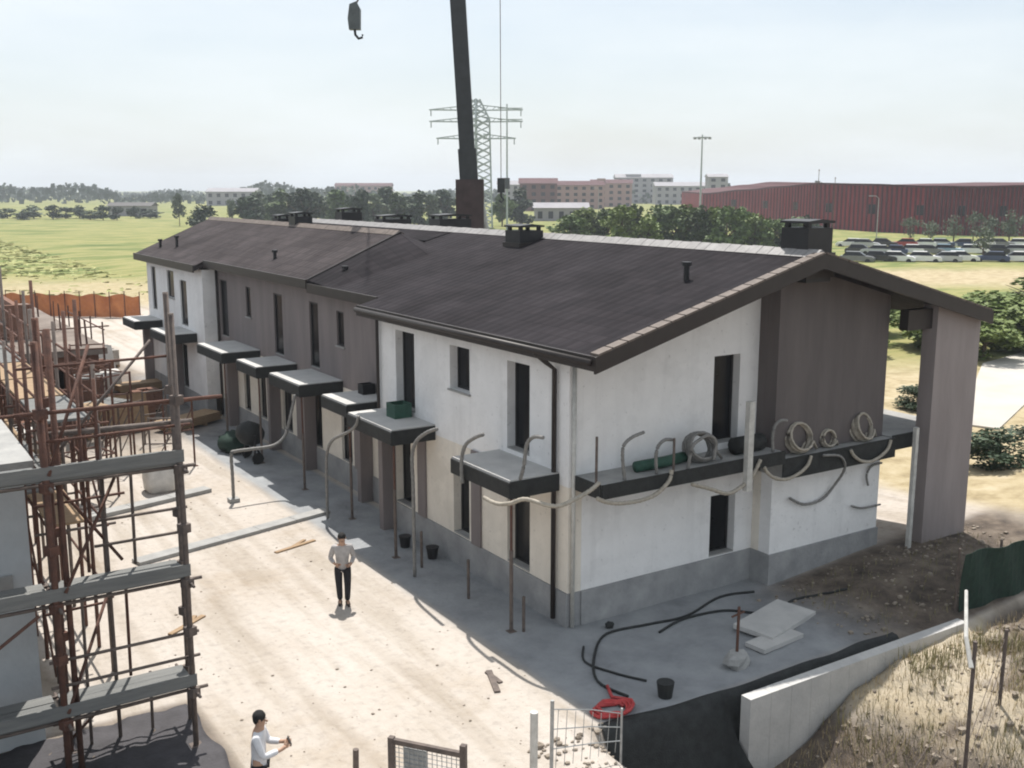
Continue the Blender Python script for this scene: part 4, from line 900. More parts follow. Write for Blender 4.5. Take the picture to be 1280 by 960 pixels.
cl = [on_heap() for _ in range(34)]
def spot2():
    c = rr.choice(cl); return c[0]+rr.gauss(0,.28), min(c[1]+rr.gauss(0,.25), -4.9)
blades(4200, spot2, .10, .42, .007, M['straw2'], 'weeds', 'olive weeds growing in tufts on the earth heap', 'weeds')
def spot3(): return rr.uniform(5.2,12.5), rr.uniform(-4.2,-1.2)
blades(700, spot3, .04, .22, .006, M['straw2'], 'weeds', 'sparse weeds on the brown soil below the lower white block', 'weeds')

# ------------------------------------------------------------------ people
def skin_mesh(name, verts, edges, radii, m, parent=None, root=0, sub=2):
    me = bpy.data.meshes.new(name); me.from_pydata(verts, edges, []); o = bpy.data.objects.new(name, me); col.objects.link(o)
    sk = o.modifiers.new('skin', 'SKIN'); sk.use_smooth_shade = True
    for i, r_ in enumerate(radii):
        d = me.skin_vertices[0].data[i]; d.radius = (r_, r_) if not isinstance(r_, tuple) else r_; d.use_root = (i == root)
    sb = o.modifiers.new('subdivide', 'SUBSURF'); sb.levels = sb.render_levels = sub
    me.materials.append(m)
    dg = bpy.context.evaluated_depsgraph_get(); ev = o.evaluated_get(dg); nm = bpy.data.meshes.new_from_object(ev); nm.name = name
    o.modifiers.clear(); o.data = nm
    for p in nm.polygons: p.use_smooth = True
    if parent is not None: o.parent = parent
    return o
def join(a, mb):
    """add MB geometry to mesh object a"""
    bm = bmesh.new(); bm.from_mesh(a.data); t = bpy.data.meshes.new('t'); t.from_pydata(mb.v, [], mb.f); bm.from_mesh(t)
    bmesh.ops.recalc_face_normals(bm, faces=bm.faces); bm.to_mesh(a.data); bm.free(); bpy.data.meshes.remove(t)
    for p in a.data.polygons: p.use_smooth = True
def person(label, loc, rz, J, shirt, sleeve=True, phone=None):
    """J: joints in the figure's own space (facing -y)"""
    t = thing('person', label, 'person', loc, rz)
    names = ['pelvis','waist','chest','neck','head0','head1','ls','le','lw','lh','rs','re','rw','rh','lhip','lk','la','lt','rhip','rk','ra','rt']
    v = [J[n_] for n_ in names]; ix = {n_: i for i, n_ in enumerate(names)}
    E_ = [('pelvis','waist'),('waist','chest'),('chest','neck'),('neck','head0'),('head0','head1'),('chest','ls'),('ls','le'),('le','lw'),('lw','lh'),('chest','rs'),('rs','re'),('re','rw'),('rw','rh'),('pelvis','lhip'),('lhip','lk'),('lk','la'),('la','lt'),('pelvis','rhip'),('rhip','rk'),('rk','ra'),('ra','rt')]
    rad = dict(pelvis=(.13,.10),waist=(.125,.095),chest=(.15,.11),neck=.058,head0=(.078,.088),head1=(.078,.088),ls=.058,le=.042,lw=.030,lh=.036,rs=.058,re=.042,rw=.030,rh=.036,lhip=.088,lk=.060,la=.042,lt=.040,rhip=.088,rk=.060,ra=.042,rt=.040)
    body = skin_mesh('body', v, [(ix[a],ix[b]) for a,b in E_], [rad[n_] for n_ in names], M['skin'], t)
    mb = MB()
    for s_ in ('l','r'):                                   # five fingers per hand
        h = Vector(J[s_+'h']); d = (h-Vector(J[s_+'w'])).normalized(); sd_ = d.orthogonal().normalized(); up = d.cross(sd_)
        for k, ln in enumerate((.070,.080,.075,.058)):
            b0 = h+sd_*(-.027+.018*k); mb.tube([b0-d*.01, b0+d*ln*.55+up*.004, b0+d*ln*.9+up*.022], [.009,.0085,.0065], 6)
        mb.tube([h-sd_*.02-d*.02, h-sd_*.055+d*.015, h-sd_*.062+d*.045], [.011,.010,.008], 6)
    hd = Vector(J['head0']).lerp(Vector(J['head1']), .55); fw = Vector(J.get('face', (0,-1,0))).normalized(); sd_ = fw.cross(Vector((0,0,1))).normalized()
    mb.blob(hd+fw*.098+Vector((0,0,-.012)), (.014,.018,.024), 1, 8, 5, 0)           # nose
    for s_ in (-1,1): mb.blob(hd+sd_*s_*.083, (.014,.022,.034), 2, 8, 5, 0)          # ears
    join(body, mb)
    ey = MB()
    for s_ in (-1,1): ey.blob(hd+fw*.082+sd_*s_*.032+Vector((0,0,.012)), (.010,.010,.008), 1, 8, 5, 0)
    ey.blob(hd+fw*.086+Vector((0,0,-.058)), (.024,.010,.006), 1, 8, 5, 0)
    local(ey.build('face_features', mat('eyes_and_mouth', (.10,.04,.035), .5, .1), t, smooth=True))
    # hair: cap over the top and back of the head
    hb = MB(); hb.blob(hd-fw*.020+Vector((0,0,.030)), (.095,.098,.098), 3, 14, 9, .03); hb.blob(hd-fw*.055+Vector((0,0,-.02)), (.078,.062,.085), 4, 12, 8, .03)
    local(hb.build('hair', M['hair'], t, smooth=True))
    # shirt
    sn = ['pelvis','waist','chest','ls','le','rs','re']+(['lw','rw'] if sleeve else [])+['collar']
    J['collar'] = tuple(Vector(J['chest']).lerp(Vector(J['neck']), .80))
    sv = [Vector(J[n_]) for n_ in sn]; sv[0] = sv[0]+Vector((0,0,-.15)); si = {n_: i for i, n_ in enumerate(sn)}
    se = [('pelvis','waist'),('waist','chest'),('chest','collar'),('chest','ls'),('ls','le'),('chest','rs'),('rs','re')]+([('le','lw'),('re','rw')] if sleeve else [])
    if not sleeve:
        for a, b_ in (('ls','le'),('rs','re')): sv[si[b_]] = Vector(J[a]).lerp(Vector(J[b_]), .72)
    else:
        for a, b_ in (('le','lw'),('re','rw')): sv[si[b_]] = Vector(J[a]).lerp(Vector(J[b_]), .86)
    sr = dict(collar=(.082,.080),pelvis=(.160,.125),waist=(.150,.115),chest=(.172,.130),ls=.076,le=.060,rs=.076,re=.060,lw=.046,rw=.046)
    skin_mesh('shirt', sv, [(si[a],si[b_]) for a,b_ in se], [sr[n_] for n_ in sn], M[shirt], t)
    tn = ['pelvis','lhip','lk','la','rhip','rk','ra']; tv = [Vector(J[n_]) for n_ in tn]; ti = {n_: i for i, n_ in enumerate(tn)}
    tv[0] = tv[0]+Vector((0,0,.06))
    tr = dict(pelvis=(.142,.112),lhip=.108,lk=.082,la=.066,rhip=.108,rk=.082,ra=.066)
    skin_mesh('trousers', tv, [(ti[a],ti[b_]) for a,b_ in (('pelvis','lhip'),('lhip','lk'),('lk','la'),('pelvis','rhip'),('rhip','rk'),('rk','ra'))], [tr[n_] for n_ in tn], M['trous'], t)
    for s_ in ('l','r'):
        a = Vector(J[s_+'a']); b_ = Vector(J[s_+'t']); d = (b_-a); d.z = 0; d.normalize()
        sh = MB(); sh.tube([Vector((a.x,a.y,.045))-d*.06, Vector((a.x,a.y,.055)), Vector((a.x,a.y,.045))+d*.10, Vector((a.x,a.y,.035))+d*.19], [.040,.052,.050,.030], 10)
        local(sh.build('shoe', M['shoe'], t, smooth=True))
    return t
J1 = dict(pelvis=(0,0,.93),waist=(0,.01,1.10),chest=(0,0,1.34),neck=(0,-.01,1.47),head0=(0,-.02,1.56),head1=(0,-.025,1.66),
    ls=(.19,0,1.40),le=(.26,.04,1.13),lw=(.17,-.17,1.02),lh=(.11,-.22,1.01), rs=(-.19,0,1.40),re=(-.27,.05,1.13),rw=(-.17,-.16,1.05),rh=(-.10,-.21,1.05),
    lhip=(.10,0,.88),lk=(.10,-.04,.49),la=(.09,.03,.09),lt=(.11,-.14,.04), rhip=(-.10,0,.88),rk=(-.09,.02,.49),ra=(-.07,.10,.09),rt=(-.09,-.07,.04), face=(0,-1,0))
person('man in a grey shirt and black trousers standing alone in the sunlit yard', (-3.55,3.82,gz(-3.55,3.82)), R(-20), J1, 'shirtg')
J2 = dict(pelvis=(0,0,.94),waist=(0,.01,1.12),chest=(0,-.01,1.36),neck=(0,-.02,1.49),head0=(0,-.035,1.58),head1=(0,-.045,1.68),
    ls=(.20,0,1.41),le=(.25,-.10,1.14),lw=(.16,-.33,1.16),lh=(.12,-.40,1.19), rs=(-.20,0,1.41),re=(-.25,-.10,1.14),rw=(-.10,-.34,1.17),rh=(-.05,-.41,1.20),
    lhip=(.10,0,.89),lk=(.11,-.02,.49),la=(.10,.03,.09),lt=(.12,-.14,.04), rhip=(-.10,0,.89),rk=(-.11,-.02,.49),ra=(-.10,.03,.09),rt=(-.12,-.14,.04), face=(0,-1,-.3))
p2 = person('man in a white shirt holding up a phone at the bottom edge', (-8.0,-3.2,gz(-8.0,-3.2)), R(62), J2, 'shirt')
ph = MB(); ph.obox((.03,-.45,1.235),(.075,.012,.15),0,-.35); o = local(ph.build('phone', M['blackmetal'])); 
o.matrix_basis = world_of(p2); tag(o, 'dark phone held by the man in the white shirt', 'phone')

# ------------------------------------------------------------------ trees
def crown_mb(seed, w_, h, n, leaf, base=.25):
    rr = random.Random(seed); lobes = []
    for k in range(9):
        a = rr.uniform(0,6.28); q = rr.uniform(.05,.62); lobes.append((q*math.cos(a)*w_/2, q*math.sin(a)*w_/2, h*(base+.12+(1-base-.2)*rr.random()*(1-.35*q)), w_*rr.uniform(.15,.28), h*rr.uniform(.10,.19)))
    lobes.append((0,0,h*.82,w_*.2,h*.17))
    def fn():
        x, y, z, a, b_ = rr.choice(lobes)
        d = Vector((rr.gauss(0,1),rr.gauss(0,1),rr.gauss(0,1))).normalized()*(rr.random()**.45)
        return (x+d.x*a, y+d.y*a, z+d.z*b_)
    return MB().leaves(n, leaf, fn, rr)
def trunk_mb(seed, h, r_, w_):
    rr = random.Random(seed); mb = MB(); mb.tube([(0,0,-.2),(rr.uniform(-.1,.1),rr.uniform(-.1,.1),h*.35),(rr.uniform(-.2,.2),rr.uniform(-.2,.2),h*.75)], [r_,r_*.8,r_*.3], 7)
    for k in range(5):
        a = rr.uniform(0,6.28); z = h*rr.uniform(.25,.5); mb.tube([(0,0,z),(math.cos(a)*w_*.18,math.sin(a)*w_*.18,z+h*.15),(math.cos(a)*w_*.33,math.sin(a)*w_*.33,z+h*.25)], [r_*.5,r_*.35,r_*.12], 5)
    return mb
PROTO = {}
def tree(kind, loc, w_, h, label, leafm='leaf', group=None, cat='tree', variant=0, n=900, leaf=.55, base=.25):
    key = (kind, leafm, variant, n, leaf, base)
    if key not in PROTO:
        PROTO[key] = (crown_mb(hash(kind) % 97+variant*13 if False else sum(map(ord, kind))+variant*13, 6, 7, n, leaf, base).mesh('crown', M[leafm], weld=False), trunk_mb(variant+3, 7, .16, 6).mesh('trunk', M['bark']))
    cm, tm = PROTO[key]
    t = thing(kind, label, cat, loc, rnd.uniform(0,6.28), group); t.scale = (w_/6, w_/6, h/7)
    for nm, me in (('crown', cm), ('trunk', tm)):
        o = bpy.data.objects.new(nm, me); col.objects.link(o); o.parent = t
    return t
ORD = ['first','second','third','fourth','fifth','sixth','seventh','eighth','ninth','tenth','eleventh','twelfth','thirteenth','fourteenth','fifteenth','sixteenth','seventeenth','eighteenth','nineteenth','twentieth']
# belt of trees behind the roof
for i, p in enumerate(range(712, 1010, 16)):
    D = 158+rnd.uniform(-8,10); h = 5.4+rnd.uniform(-.5,1.2)+(.7 if 760 < p < 930 else 0)
    m = ('leaf','leafb','leaf','leaf','leafb')[i % 5] if p < 950 else ('leafd','leaf')[i % 2]
    tree('leafy_tree', at(p+rnd.uniform(-4,4), D), 6.4+rnd.uniform(-.6,1.6), h, '%s leafy tree from the left in the green belt behind the roof' % ORD[i], m, 'tree belt behind the roof', variant=i % 4, n=1600, leaf=.5, base=.0)
# hazy trees left of the crane
LT = [(p_, 250+40*((k_*7)%5)/5, 7.4+2.6*((k_*11)%7)/7, ('leafd','leafg','leafd','leaf','leafd')[k_%5]) for k_, p_ in enumerate(list(range(318,566,14))+[628,650])]
for i, (p, D, h, m) in enumerate(LT):
    tree('broad_tree', at(p, D), 8.5+rnd.uniform(-1,2.5), h, '%s broad hazy tree from the left in the row behind the rear roof' % ORD[i], m, 'hazy trees behind the rear roof', variant=i % 4, n=1500, leaf=.62, base=.0)
for i, (p, D, h, w_, m, lb) in enumerate(((262,215,6.2,7.5,'leafd','round dark tree standing alone at the right end of the green field'), (236,260,8,4,'leafg','slim grey tree left of the round dark tree by the field'), (300,255,7,4,'leafg','slim grey tree right of the round dark tree by the field'))):
    tree('field_tree', at(p, D), w_, h, lb, m, variant=i, n=800)
for i in range(13):
    p = -6+i*17; tree('hedge_tree', at(p+rnd.uniform(-5,5), 318+rnd.uniform(-12,14)), 6.5+rnd.uniform(-1,3), 3.4+rnd.uniform(-.5,1.4), '%s dark hedge tree from the left along the far edge of the green field' % ORD[i], 'leafd', 'hedge trees at the field edge', variant=i % 4, n=600, leaf=.7, base=.02)
# shrubs and trees right of the house
def shrub(p, w_, h, lb, m='leafb', n=4200, leaf=.36, v=0, g=None, kind='shrub'): return tree(kind, p, w_, h, lb, m, g, 'shrub' if kind == 'shrub' else 'tree', v, n, leaf, .0)
for i, (x, y, w_, h, m, lb) in enumerate(((48,21.5,8,2.9,'leafb','bright green shrub right of the fin wall, at the picture edge'), (43,26.5,6,2.9,'leafb','green bush seen through the portico, left of the fin wall'), (35.5,21.5,4.4,3.2,'leafb','low light green bush seen through the portico'), (58,24,10,3.2,'leafb','wide green bush further back at the picture edge'), (39.5,16.2,5,2.4,'leafb','low bright bush along the pale path, right of the fin wall'), (43.5,16.6,5.5,2.6,'leafb','low green bush along the pale path at the picture edge'), (40.5,20.0,6,2.7,'leafb','bright bush behind the low ones along the pale path'), (38.5,24.0,5,2.8,'leafb','green bush beyond the low light one seen through the portico'))):
    shrub(Vector((x,y,gz(x,y))), w_, h, lb, m, v=i % 3)
for i, (x, y, w_, h, lb) in enumerate(((19.0,2.2,3.0,1.5,'low dark shrub just right of the brown fin wall'), (21.0,1.4,3.2,1.5,'low dark shrub at the picture edge above the dry grass'), (25.0,9.6,2.4,1.2,'dark shrub beyond the portico slab'))):
    shrub(Vector((x,y,gz(x,y)-.1)), w_, h, lb, 'leafd', v=i, n=3200, leaf=.30)
o = MB().prism([(24.5,5.6),(40,12.0),(60,17.2),(60,19.4),(38,15.2),(24,7.0)], 'z', .2, .31).build('path', M['far_pale']); structure(o)

# ------------------------------------------------------------------ car park, cars, arena
def quad_sheet(name, pts, z, m):
    o = MB().prism([(p.x,p.y) for p in pts], 'z', z-.05, z).build(name, M[m]); return structure(o)
quad_sheet('car_park', [at(985,124),at(1500,124),at(1500,186),at(860,186),at(860,150)], .05, 'asph')
quad_sheet('gravel_strip', [at(300,205),at(1020,176),at(1020,186),at(300,236)], .06, 'far_pale')
quad_sheet('road', [at(985,119),at(1500,119),at(1500,123.9),at(985,123.9)], .09, 'far_pale')
# one car, nose towards +x, wheels on z = 0
car = thing('parked_car', 'x', 'car')
prof = [(-2.1,.35),(-2.15,.75),(-2.0,.95),(-.9,1.0),(1.0,.98),(1.85,.86),(2.1,.70),(2.12,.35)]
bd = MB(); n = len(prof); v = []
for s_, yy in ((-1,-.86),(-1,-.80),(1,.80),(1,.86)):
    pass
bd.prism(prof, 'y', -.86, .86); local(bd.build('body', CARM['white'], car))
cb = MB(); lo = [(-1.75,.97),(1.05,.97)]; hi = [(-1.35,1.44),(.30,1.46)]
cb.add([(lo[0][0],-.78,lo[0][1]),(lo[1][0],-.78,lo[1][1]),(lo[1][0],.78,lo[1][1]),(lo[0][0],.78,lo[0][1]),(hi[0][0],-.60,hi[0][1]),(hi[1][0],-.60,hi[1][1]),(hi[1][0],.60,hi[1][1]),(hi[0][0],.60,hi[0][1])], [(0,3,2,1),(4,5,6,7),(0,1,5,4),(1,2,6,5),(2,3,7,6),(3,0,4,7)])
local(cb.build('window_band', M['glass'], car)); local(MB().box(-1.36,.31,-.61,.61,1.445,1.50).build('car_roof', CARM['white'], car))
for x in (-1.3,1.35):
    for s_ in (-1,1): local(MB().tube([(x,s_*.70,.32),(x,s_*.88,.32)], .32, 12).build('wheel', M['tyre'], car))
def place_car(loc, rz, colr, label):
    global car_used
    c = car if not car_used else copy_tree(car)
    car_used = True; c.location = loc; c.rotation_euler = (0,0,rz); c['label'] = label; c['group'] = 'cars in the car park'
    for ch in c.children:
        if ch.name.split('.')[0] in ('body','car_roof'):
            ch.data = ch.data.copy() if (ch.name.split('.')[0], colr) not in CARME else CARME[(ch.name.split('.')[0], colr)]
            CARME[(ch.name.split('.')[0], colr)] = ch.data; ch.data.materials[0] = CARM[colr]
    return c
car_used = False; CARME = {}
AX = math.atan2(FWD.y, FWD.x)
# keep a clean base copy of the meshes before colouring
rows = [('nearest', 134, [(1062,'grey'),(1090,'black'),(1112,'white'),(1144,'white'),(1168,'silver'),(1190,'white'),(1226,'dark blue'),(1256,'white'),(1278,'silver')]),
        ('middle', 150, [(1066,'black'),(1084,'silver'),(1104,'dark blue'),(1124,'white'),(1150,'grey'),(1172,'light blue'),(1204,'white'),(1228,'black'),(1250,'silver'),(1272,'white')]),
        ('back', 168, [(1052,'white'),(1072,'silver'),(1094,'black'),(1118,'red'),(1140,'white'),(1166,'silver'),(1188,'dark blue'),(1212,'white'),(1236,'grey'),(1262,'white')])]
cnt = {}
for rn, D, lst in rows:
    tot = {}
    for p, c in lst: tot[c] = tot.get(c,0)+1
    seen = {}
    for p, c in lst:
        seen[c] = seen.get(c,0)+1
        lb = ('only %s car in the %s row of the car park' % (c, rn)) if tot[c] == 1 else '%s %s car from the left in the %s row of the car park' % (ORD[seen[c]-1], c, rn)
        q = at(p, D+rnd.uniform(-1,1)); q.z = .05
        place_car(q, AX+R(68)+rnd.uniform(-.06,.06)+(math.pi if rnd.random() < .4 else 0), c, lb)
for i, (p, D, h) in enumerate(((1125,176,5.0),(1150,178,4.2),(1178,180,5.2),(1202,176,6.0),(1222,172,5.4),(1246,172,6.4),(1270,172,5.6),(1215,140,4.6),(1292,150,6))):
    tree('young_tree', at(p,D), 4.0+.5*(i%3), h, ('%s pale young tree from the left in front of the red arena' % ORD[i]) if i != 7 else 'pale young tree standing among the nearest parked cars', 'leafg', 'young trees in the car park', variant=i % 3, n=500, leaf=.4)
# arena: long curved red hall
ar = thing('arena', 'long dark red arena hall with a gently waved roof behind the car park', 'arena', at(1100,215))
ctrl = [(872,345,7.4),(920,310,8.6),(965,275,9.5),(1008,248,10.2),(1070,228,9.9),(1140,214,9.5),(1200,208,9.4),(1260,206,9.6),(1330,208,9.9),(1420,216,9.9)]
pts = []
for i in range(len(ctrl)-1):
    for k in range(6):
        t_ = k/6; a, b_ = ctrl[i], ctrl[i+1]; s_ = t_*t_*(3-2*t_)
        q = at(a[0]+(b_[0]-a[0])*t_, a[1]+(b_[1]-a[1])*t_); pts.append((q.x,q.y,a[2]+(b_[2]-a[2])*s_))
mb = MB(); ribs = MB(); rf = MB(); back = FWD*45
for i in range(len(pts)-1):
    a, b_ = pts[i], pts[i+1]
    mb.add([(a[0],a[1],0),(b_[0],b_[1],0),(b_[0],b_[1],b_[2]),(a[0],a[1],a[2]),(a[0]+back.x,a[1]+back.y,0),(b_[0]+back.x,b_[1]+back.y,0),(b_[0]+back.x,b_[1]+back.y,b_[2]+.4),(a[0]+back.x,a[1]+back.y,a[2]+.4)], [(0,1,2,3),(4,7,6,5),(0,3,7,4),(1,5,6,2)])
    o_ = FWD*-.6
    rf.add([(a[0]+o_.x,a[1]+o_.y,a[2]),(b_[0]+o_.x,b_[1]+o_.y,b_[2]),(b_[0]+back.x,b_[1]+back.y,b_[2]+.45),(a[0]+back.x,a[1]+back.y,a[2]+.45),(a[0]+o_.x,a[1]+o_.y,a[2]+.4),(b_[0]+o_.x,b_[1]+o_.y,b_[2]+.4),(b_[0]+back.x,b_[1]+back.y,b_[2]+.85),(a[0]+back.x,a[1]+back.y,a[2]+.85)], [(0,3,2,1),(4,5,6,7),(0,1,5,4),(1,2,6,5),(2,3,7,6),(3,0,4,7)])
    for k in range(2):
        t_ = k/2; x = a[0]+(b_[0]-a[0])*t_-FWD.x*.15; y = a[1]+(b_[1]-a[1])*t_-FWD.y*.15; z = a[2]+(b_[2]-a[2])*t_
        ribs.box(x-.16,x+.16,y-.16,y+.16,.0,z-.05)
mb.build('wall', M['arena'], ar); ribs.build('ribs', M['arenaroof'], ar); rf.build('roof', M['arenaroof'], ar)
for i in range(4,50,5):
    a, b_ = pts[i], pts[i+1]; dx, dy = (b_[0]-a[0]), (b_[1]-a[1]); o_ = FWD*-.22
    g = MB(); x0, y0, x1, y1 = a[0]+dx*.15+o_.x, a[1]+dy*.15+o_.y, a[0]+dx*.85+o_.x, a[1]+dy*.85+o_.y; e_ = FWD*-.1
    g.add([(x0,y0,4.0),(x1,y1,4.0),(x1,y1,6.0),(x0,y0,6.0),(x0+e_.x,y0+e_.y,4.0),(x1+e_.x,y1+e_.y,4.0),(x1+e_.x,y1+e_.y,6.0),(x0+e_.x,y0+e_.y,6.0)], [(0,1,2,3),(4,7,6,5),(0,4,5,1),(3,2,6,7),(0,3,7,4),(1,5,6,2)])
    g.build('window', M['glass'], ar)
for i, p in enumerate((1010,1030)):
    q = at(p,196); t = thing('flag_pole', ('thin flag pole before the left part of the red arena', 'second thin flag pole before the red arena, right of the first')[i], 'pole', q)
    local(MB().tube([(0,0,0),(0,0,12.5-i*1.4)], .09, 7, .05).build('pole', M['copper'], t)); local(MB().blob((0,0,12.6-i*1.4),(.13,.13,.13),1,8,5,0).build('finial', M['copper'], t))
# apartment blocks far away
def flats(p, D, w_, dp, h, m, label, floors, cols, rz=0., roofm='arenaroof', step=None):
    q = at(p,D); t = thing('apartment_block', label, 'building', q, AX-math.pi/2+rz, 'far apartment blocks')
    b_ = MB(); b_.box(-w_/2,w_/2,0,dp,0,h); local(b_.build('wall', M[m], t))
    r_ = MB(); r_.prism([(-.6,h),(dp+.6,h),(dp/2,h+min(2.2,dp*.16))], 'x', -w_/2-.5, w_/2+.5); local(r_.build('roof', M[roofm], t))
    if step: s_ = MB(); s_.box(-w_/2+step[0], -w_/2+step[1], 1, dp-1, h, h+step[2]); local(s_.build('stair_tower', M[m], t))
    fl = h/floors; cw = w_/cols
    for i in range(floors):
        for j in range(cols):
            x = -w_/2+(j+.5)*cw; z = i*fl+fl*.5
            g = MB(); g.box(x-cw*.22,x+cw*.22,-.06,.05,z-fl*.25,z+fl*.25); local(g.build('window', M['glass'], t))
    return t
flats(672,430,15,14,11.2,'brickred','dark red-brown apartment block right of the crane',4,4)
flats(722,470,22,12,10.6,'pink','pinkish apartment block right of the dark red-brown one',4,6,.1)
flats(760,520,20,12,11.6,'pink','pinkish apartment block with a raised stair tower in the middle of the skyline',4,5,-.1,step=(3,7,2.4))
flats(800,640,34,14,15.5,'greyf','long grey apartment block rising behind the tree belt',5,7,0,'greyf',(6,15,2.0))
flats(846,600,30,14,10.5,'greyf','low grey apartment block left of the tall tower',3,7,0,'greyf')
flats(889,500,9,9,14.5,'greyf','narrow dark tower block left of the red arena',5,2,0,'greyf')
flats(640,520,14,12,11,'greyf','pale grey block just right of the crane foot',4,4,0,'greyf')
flats(700,300,15,9,3.9,'greyf','low pale building behind the belt of trees, beside the dark block',1,5,0,'greyf')
flats(176,352,14,7,3.6,'crane' if False else 'greyf','low dark shed beside the hedge of the green field',1,3,0,'trim')
flats(460,760,40,12,11,'pink','long pinkish block far off behind the hazy trees, left of the crane',3,9)
flats(300,560,26,12,7.5,'greyf','low pale block far off at the end of the green field',2,6,0,'greyf')

# ------------------------------------------------------------------ masts, pylon, crane
def lattice(mb, p0, p1, a, b_, n, r_, sides=4):
    p0 = Vector(p0); p1 = Vector(p1); d = (p1-p0).normalized(); u = d.orthogonal().normalized(); v = d.cross(u)
    def c(i, k):
        t_ = i/n; s_ = a+(b_-a)*t_; an = k*2*math.pi/sides+math.pi/4; return p0.lerp(p1,t_)+(u*math.cos(an)+v*math.sin(an))*s_*.7071
    for k in range(sides):
        mb.bar(c(0,k), c(n,k), r_*1.5)
        for i in range(n): mb.bar(c(i,k), c(i+1,(k+1)%sides), r_); mb.bar(c(i,(k+1)%sides), c(i+1,k), r_) if i % 2 else None
q = at(597,250); py = thing('pylon', 'grey lattice power pylon with three pairs of arms behind the crane boom', 'pylon', q, AX-math.pi/2)
mb = MB(); lattice(mb, (0,0,0), (0,0,25), 5.2, 4.4, 16, .26); lattice(mb, (0,0,25), (0,0,29.5), 4.4, 1.2, 4, .24); local(mb.build('tower', M['pylon'], py))
for z, ln in ((27,10.8),(24.4,10.8),(20.6,9.2)):
    for s_ in (-1,1):
        a = MB(); a.bar((s_*1.6,0,z),(s_*ln,0,z+.1),.28); a.bar((s_*1.6,0,z+1.1),(s_*ln,0,z+.12),.2)
        for k in range(5): x = s_*(2+k*(ln-2.5)/5); a.bar((x,0,z),(x+s_*.9,0,z+1.0-k*.17),.14)
        ao = local(a.build('arm', M['pylon'], py))
        ins = MB(); ins.tube([(s_*ln*.96,0,z),(s_*ln*.96,0,z-1.3)], .14, 6); local(ins.build('insulator', M['pylon'], ao))
q = at(634,238); ms = thing('steel_mast', 'thin grey steel mast with short cross arms right of the pylon', 'mast', q, AX-math.pi/2)
local(MB().tube([(0,0,0),(0,0,27.5)], .24, 8, .14).build('pole', M['pylon'], ms))
for z in (26.6,24.2): local(MB().bar((-2.0,0,z),(3.4,0,z),.2).build('cross_arm', M['pylon'], ms))
local(MB().tube([(0,0,9.2),(0,0,11.6)], .62, 8).build('transformer', M['crane'], ms))
q = at(868,300); fm = thing('floodlight_mast', 'tall thin floodlight mast with a ring of lamps left of the red arena', 'light mast', q, AX)
local(MB().tube([(0,0,0),(0,0,24)], .34, 9, .18).build('pole', M['pylon'], fm))
rg = MB(); rg.tube([(2.0*math.cos(k*math.pi/8),2.0*math.sin(k*math.pi/8),23.2) for k in range(17)], .13, 6); rg.bar((-2,0,23.2),(2,0,23.2),.14); rg.bar((0,-2,23.2),(0,2,23.2),.14); local(rg.build('lamp_ring', M['pylon'], fm))
for k in range(8):
    a = k*math.pi/4+.2; local(MB().obox((2.2*math.cos(a),2.2*math.sin(a),23.0),(.75,.5,.55),a).build('floodlight', M['galv'], fm))
for i, (p, D, h, lb) in enumerate(((745,300,9,'slim street lamp above the belt of trees, left of the middle'), (1084,190,7.6,'slim lamp post in front of the red arena'))):
    t = thing('street_lamp', lb, 'street lamp', at(p,D), AX); local(MB().tube([(0,0,0),(0,0,h),(0,.5,h+.4),(0,1.2,h+.45)], .09, 7, .05).build('pole', M['galv'], t)); local(MB().obox((0,1.4,h+.42),(.3,.7,.14)).build('lamp_head', M['galv'], t))
# mobile crane behind the house
q = at(594,60); cr_ = thing('mobile_crane', 'dark mobile crane with its telescopic boom raised behind the roof', 'crane', q, AX-math.pi/2)
def cl_(mb, name, m, smooth=False, par=None): return local(mb.build(name, M[m], par or cr_, smooth=smooth))
mb = MB(); mb.box(-5.5,4.5,-1.25,1.25,.75,1.55); mb.box(-4.8,-3.0,-1.2,1.2,1.55,2.0); cl_(mb, 'chassis', 'craner')
mb = MB(); mb.box(3.0,4.6,-1.2,1.2,1.551,2.75); cl_(mb, 'driver_cab', 'craner'); mb = MB(); mb.box(4.55,4.63,-1.05,1.05,1.95,2.6); cl_(mb, 'windscreen', 'glass')
for x in (-4.5,-3.2,-.6,.8,3.4):
    for s_ in (-1,1): cl_(MB().tube([(x,s_*.95,.62),(x,s_*1.3,.62)], .62, 16), 'wheel', 'tyre')
mb = MB(); mb.box(-2.4,1.6,-1.3,1.3,1.85,3.6); mb.box(-3.4,-2.4,-1.3,1.3,1.9,3.0); cl_(mb, 'superstructure', 'craner')
mb = MB(); mb.box(.5,1.9,-1.75,-1.302,1.9,3.7); cl_(mb, 'operator_cab', 'glass')
b0 = Vector((.10,0,3.2)); b1 = Vector((-1.45,.0,31.0)); dd = (b1-b0).normalized()
for k, (t0, t1, wd) in enumerate(((0,.30,1.0),(.28,.62,.84),(.60,1.0,.70))):
    mb = MB(); mb.bar(b0.lerp(b1,t0), b0.lerp(b1,t1), wd, wd*.85); bo = cl_(mb, 'boom_section', 'crane')
mb = MB(); mb.bar(b0+Vector((-.3,0,0)), b0.lerp(b1,.24)+Vector((.05,0,0)), 1.55, 1.2); cl_(mb, 'boom_foot', 'craner')
mb = MB(); mb.tube([(1.4,0,2.6),b0.lerp(b1,.22)+Vector((.52,0,0))], .20, 10); cl_(mb, 'luffing_ram', 'galv')
mb = MB(); mb.bar(b1, b1+Vector((3.1,0,.9)), .35, .4); cl_(mb, 'boom_head', 'crane')
mb = MB(); mb.tube([b1+Vector((2.9,0,.8)), (1.52,0,9.9)], .022, 5); cl_(mb, 'hoist_rope', 'oldst')
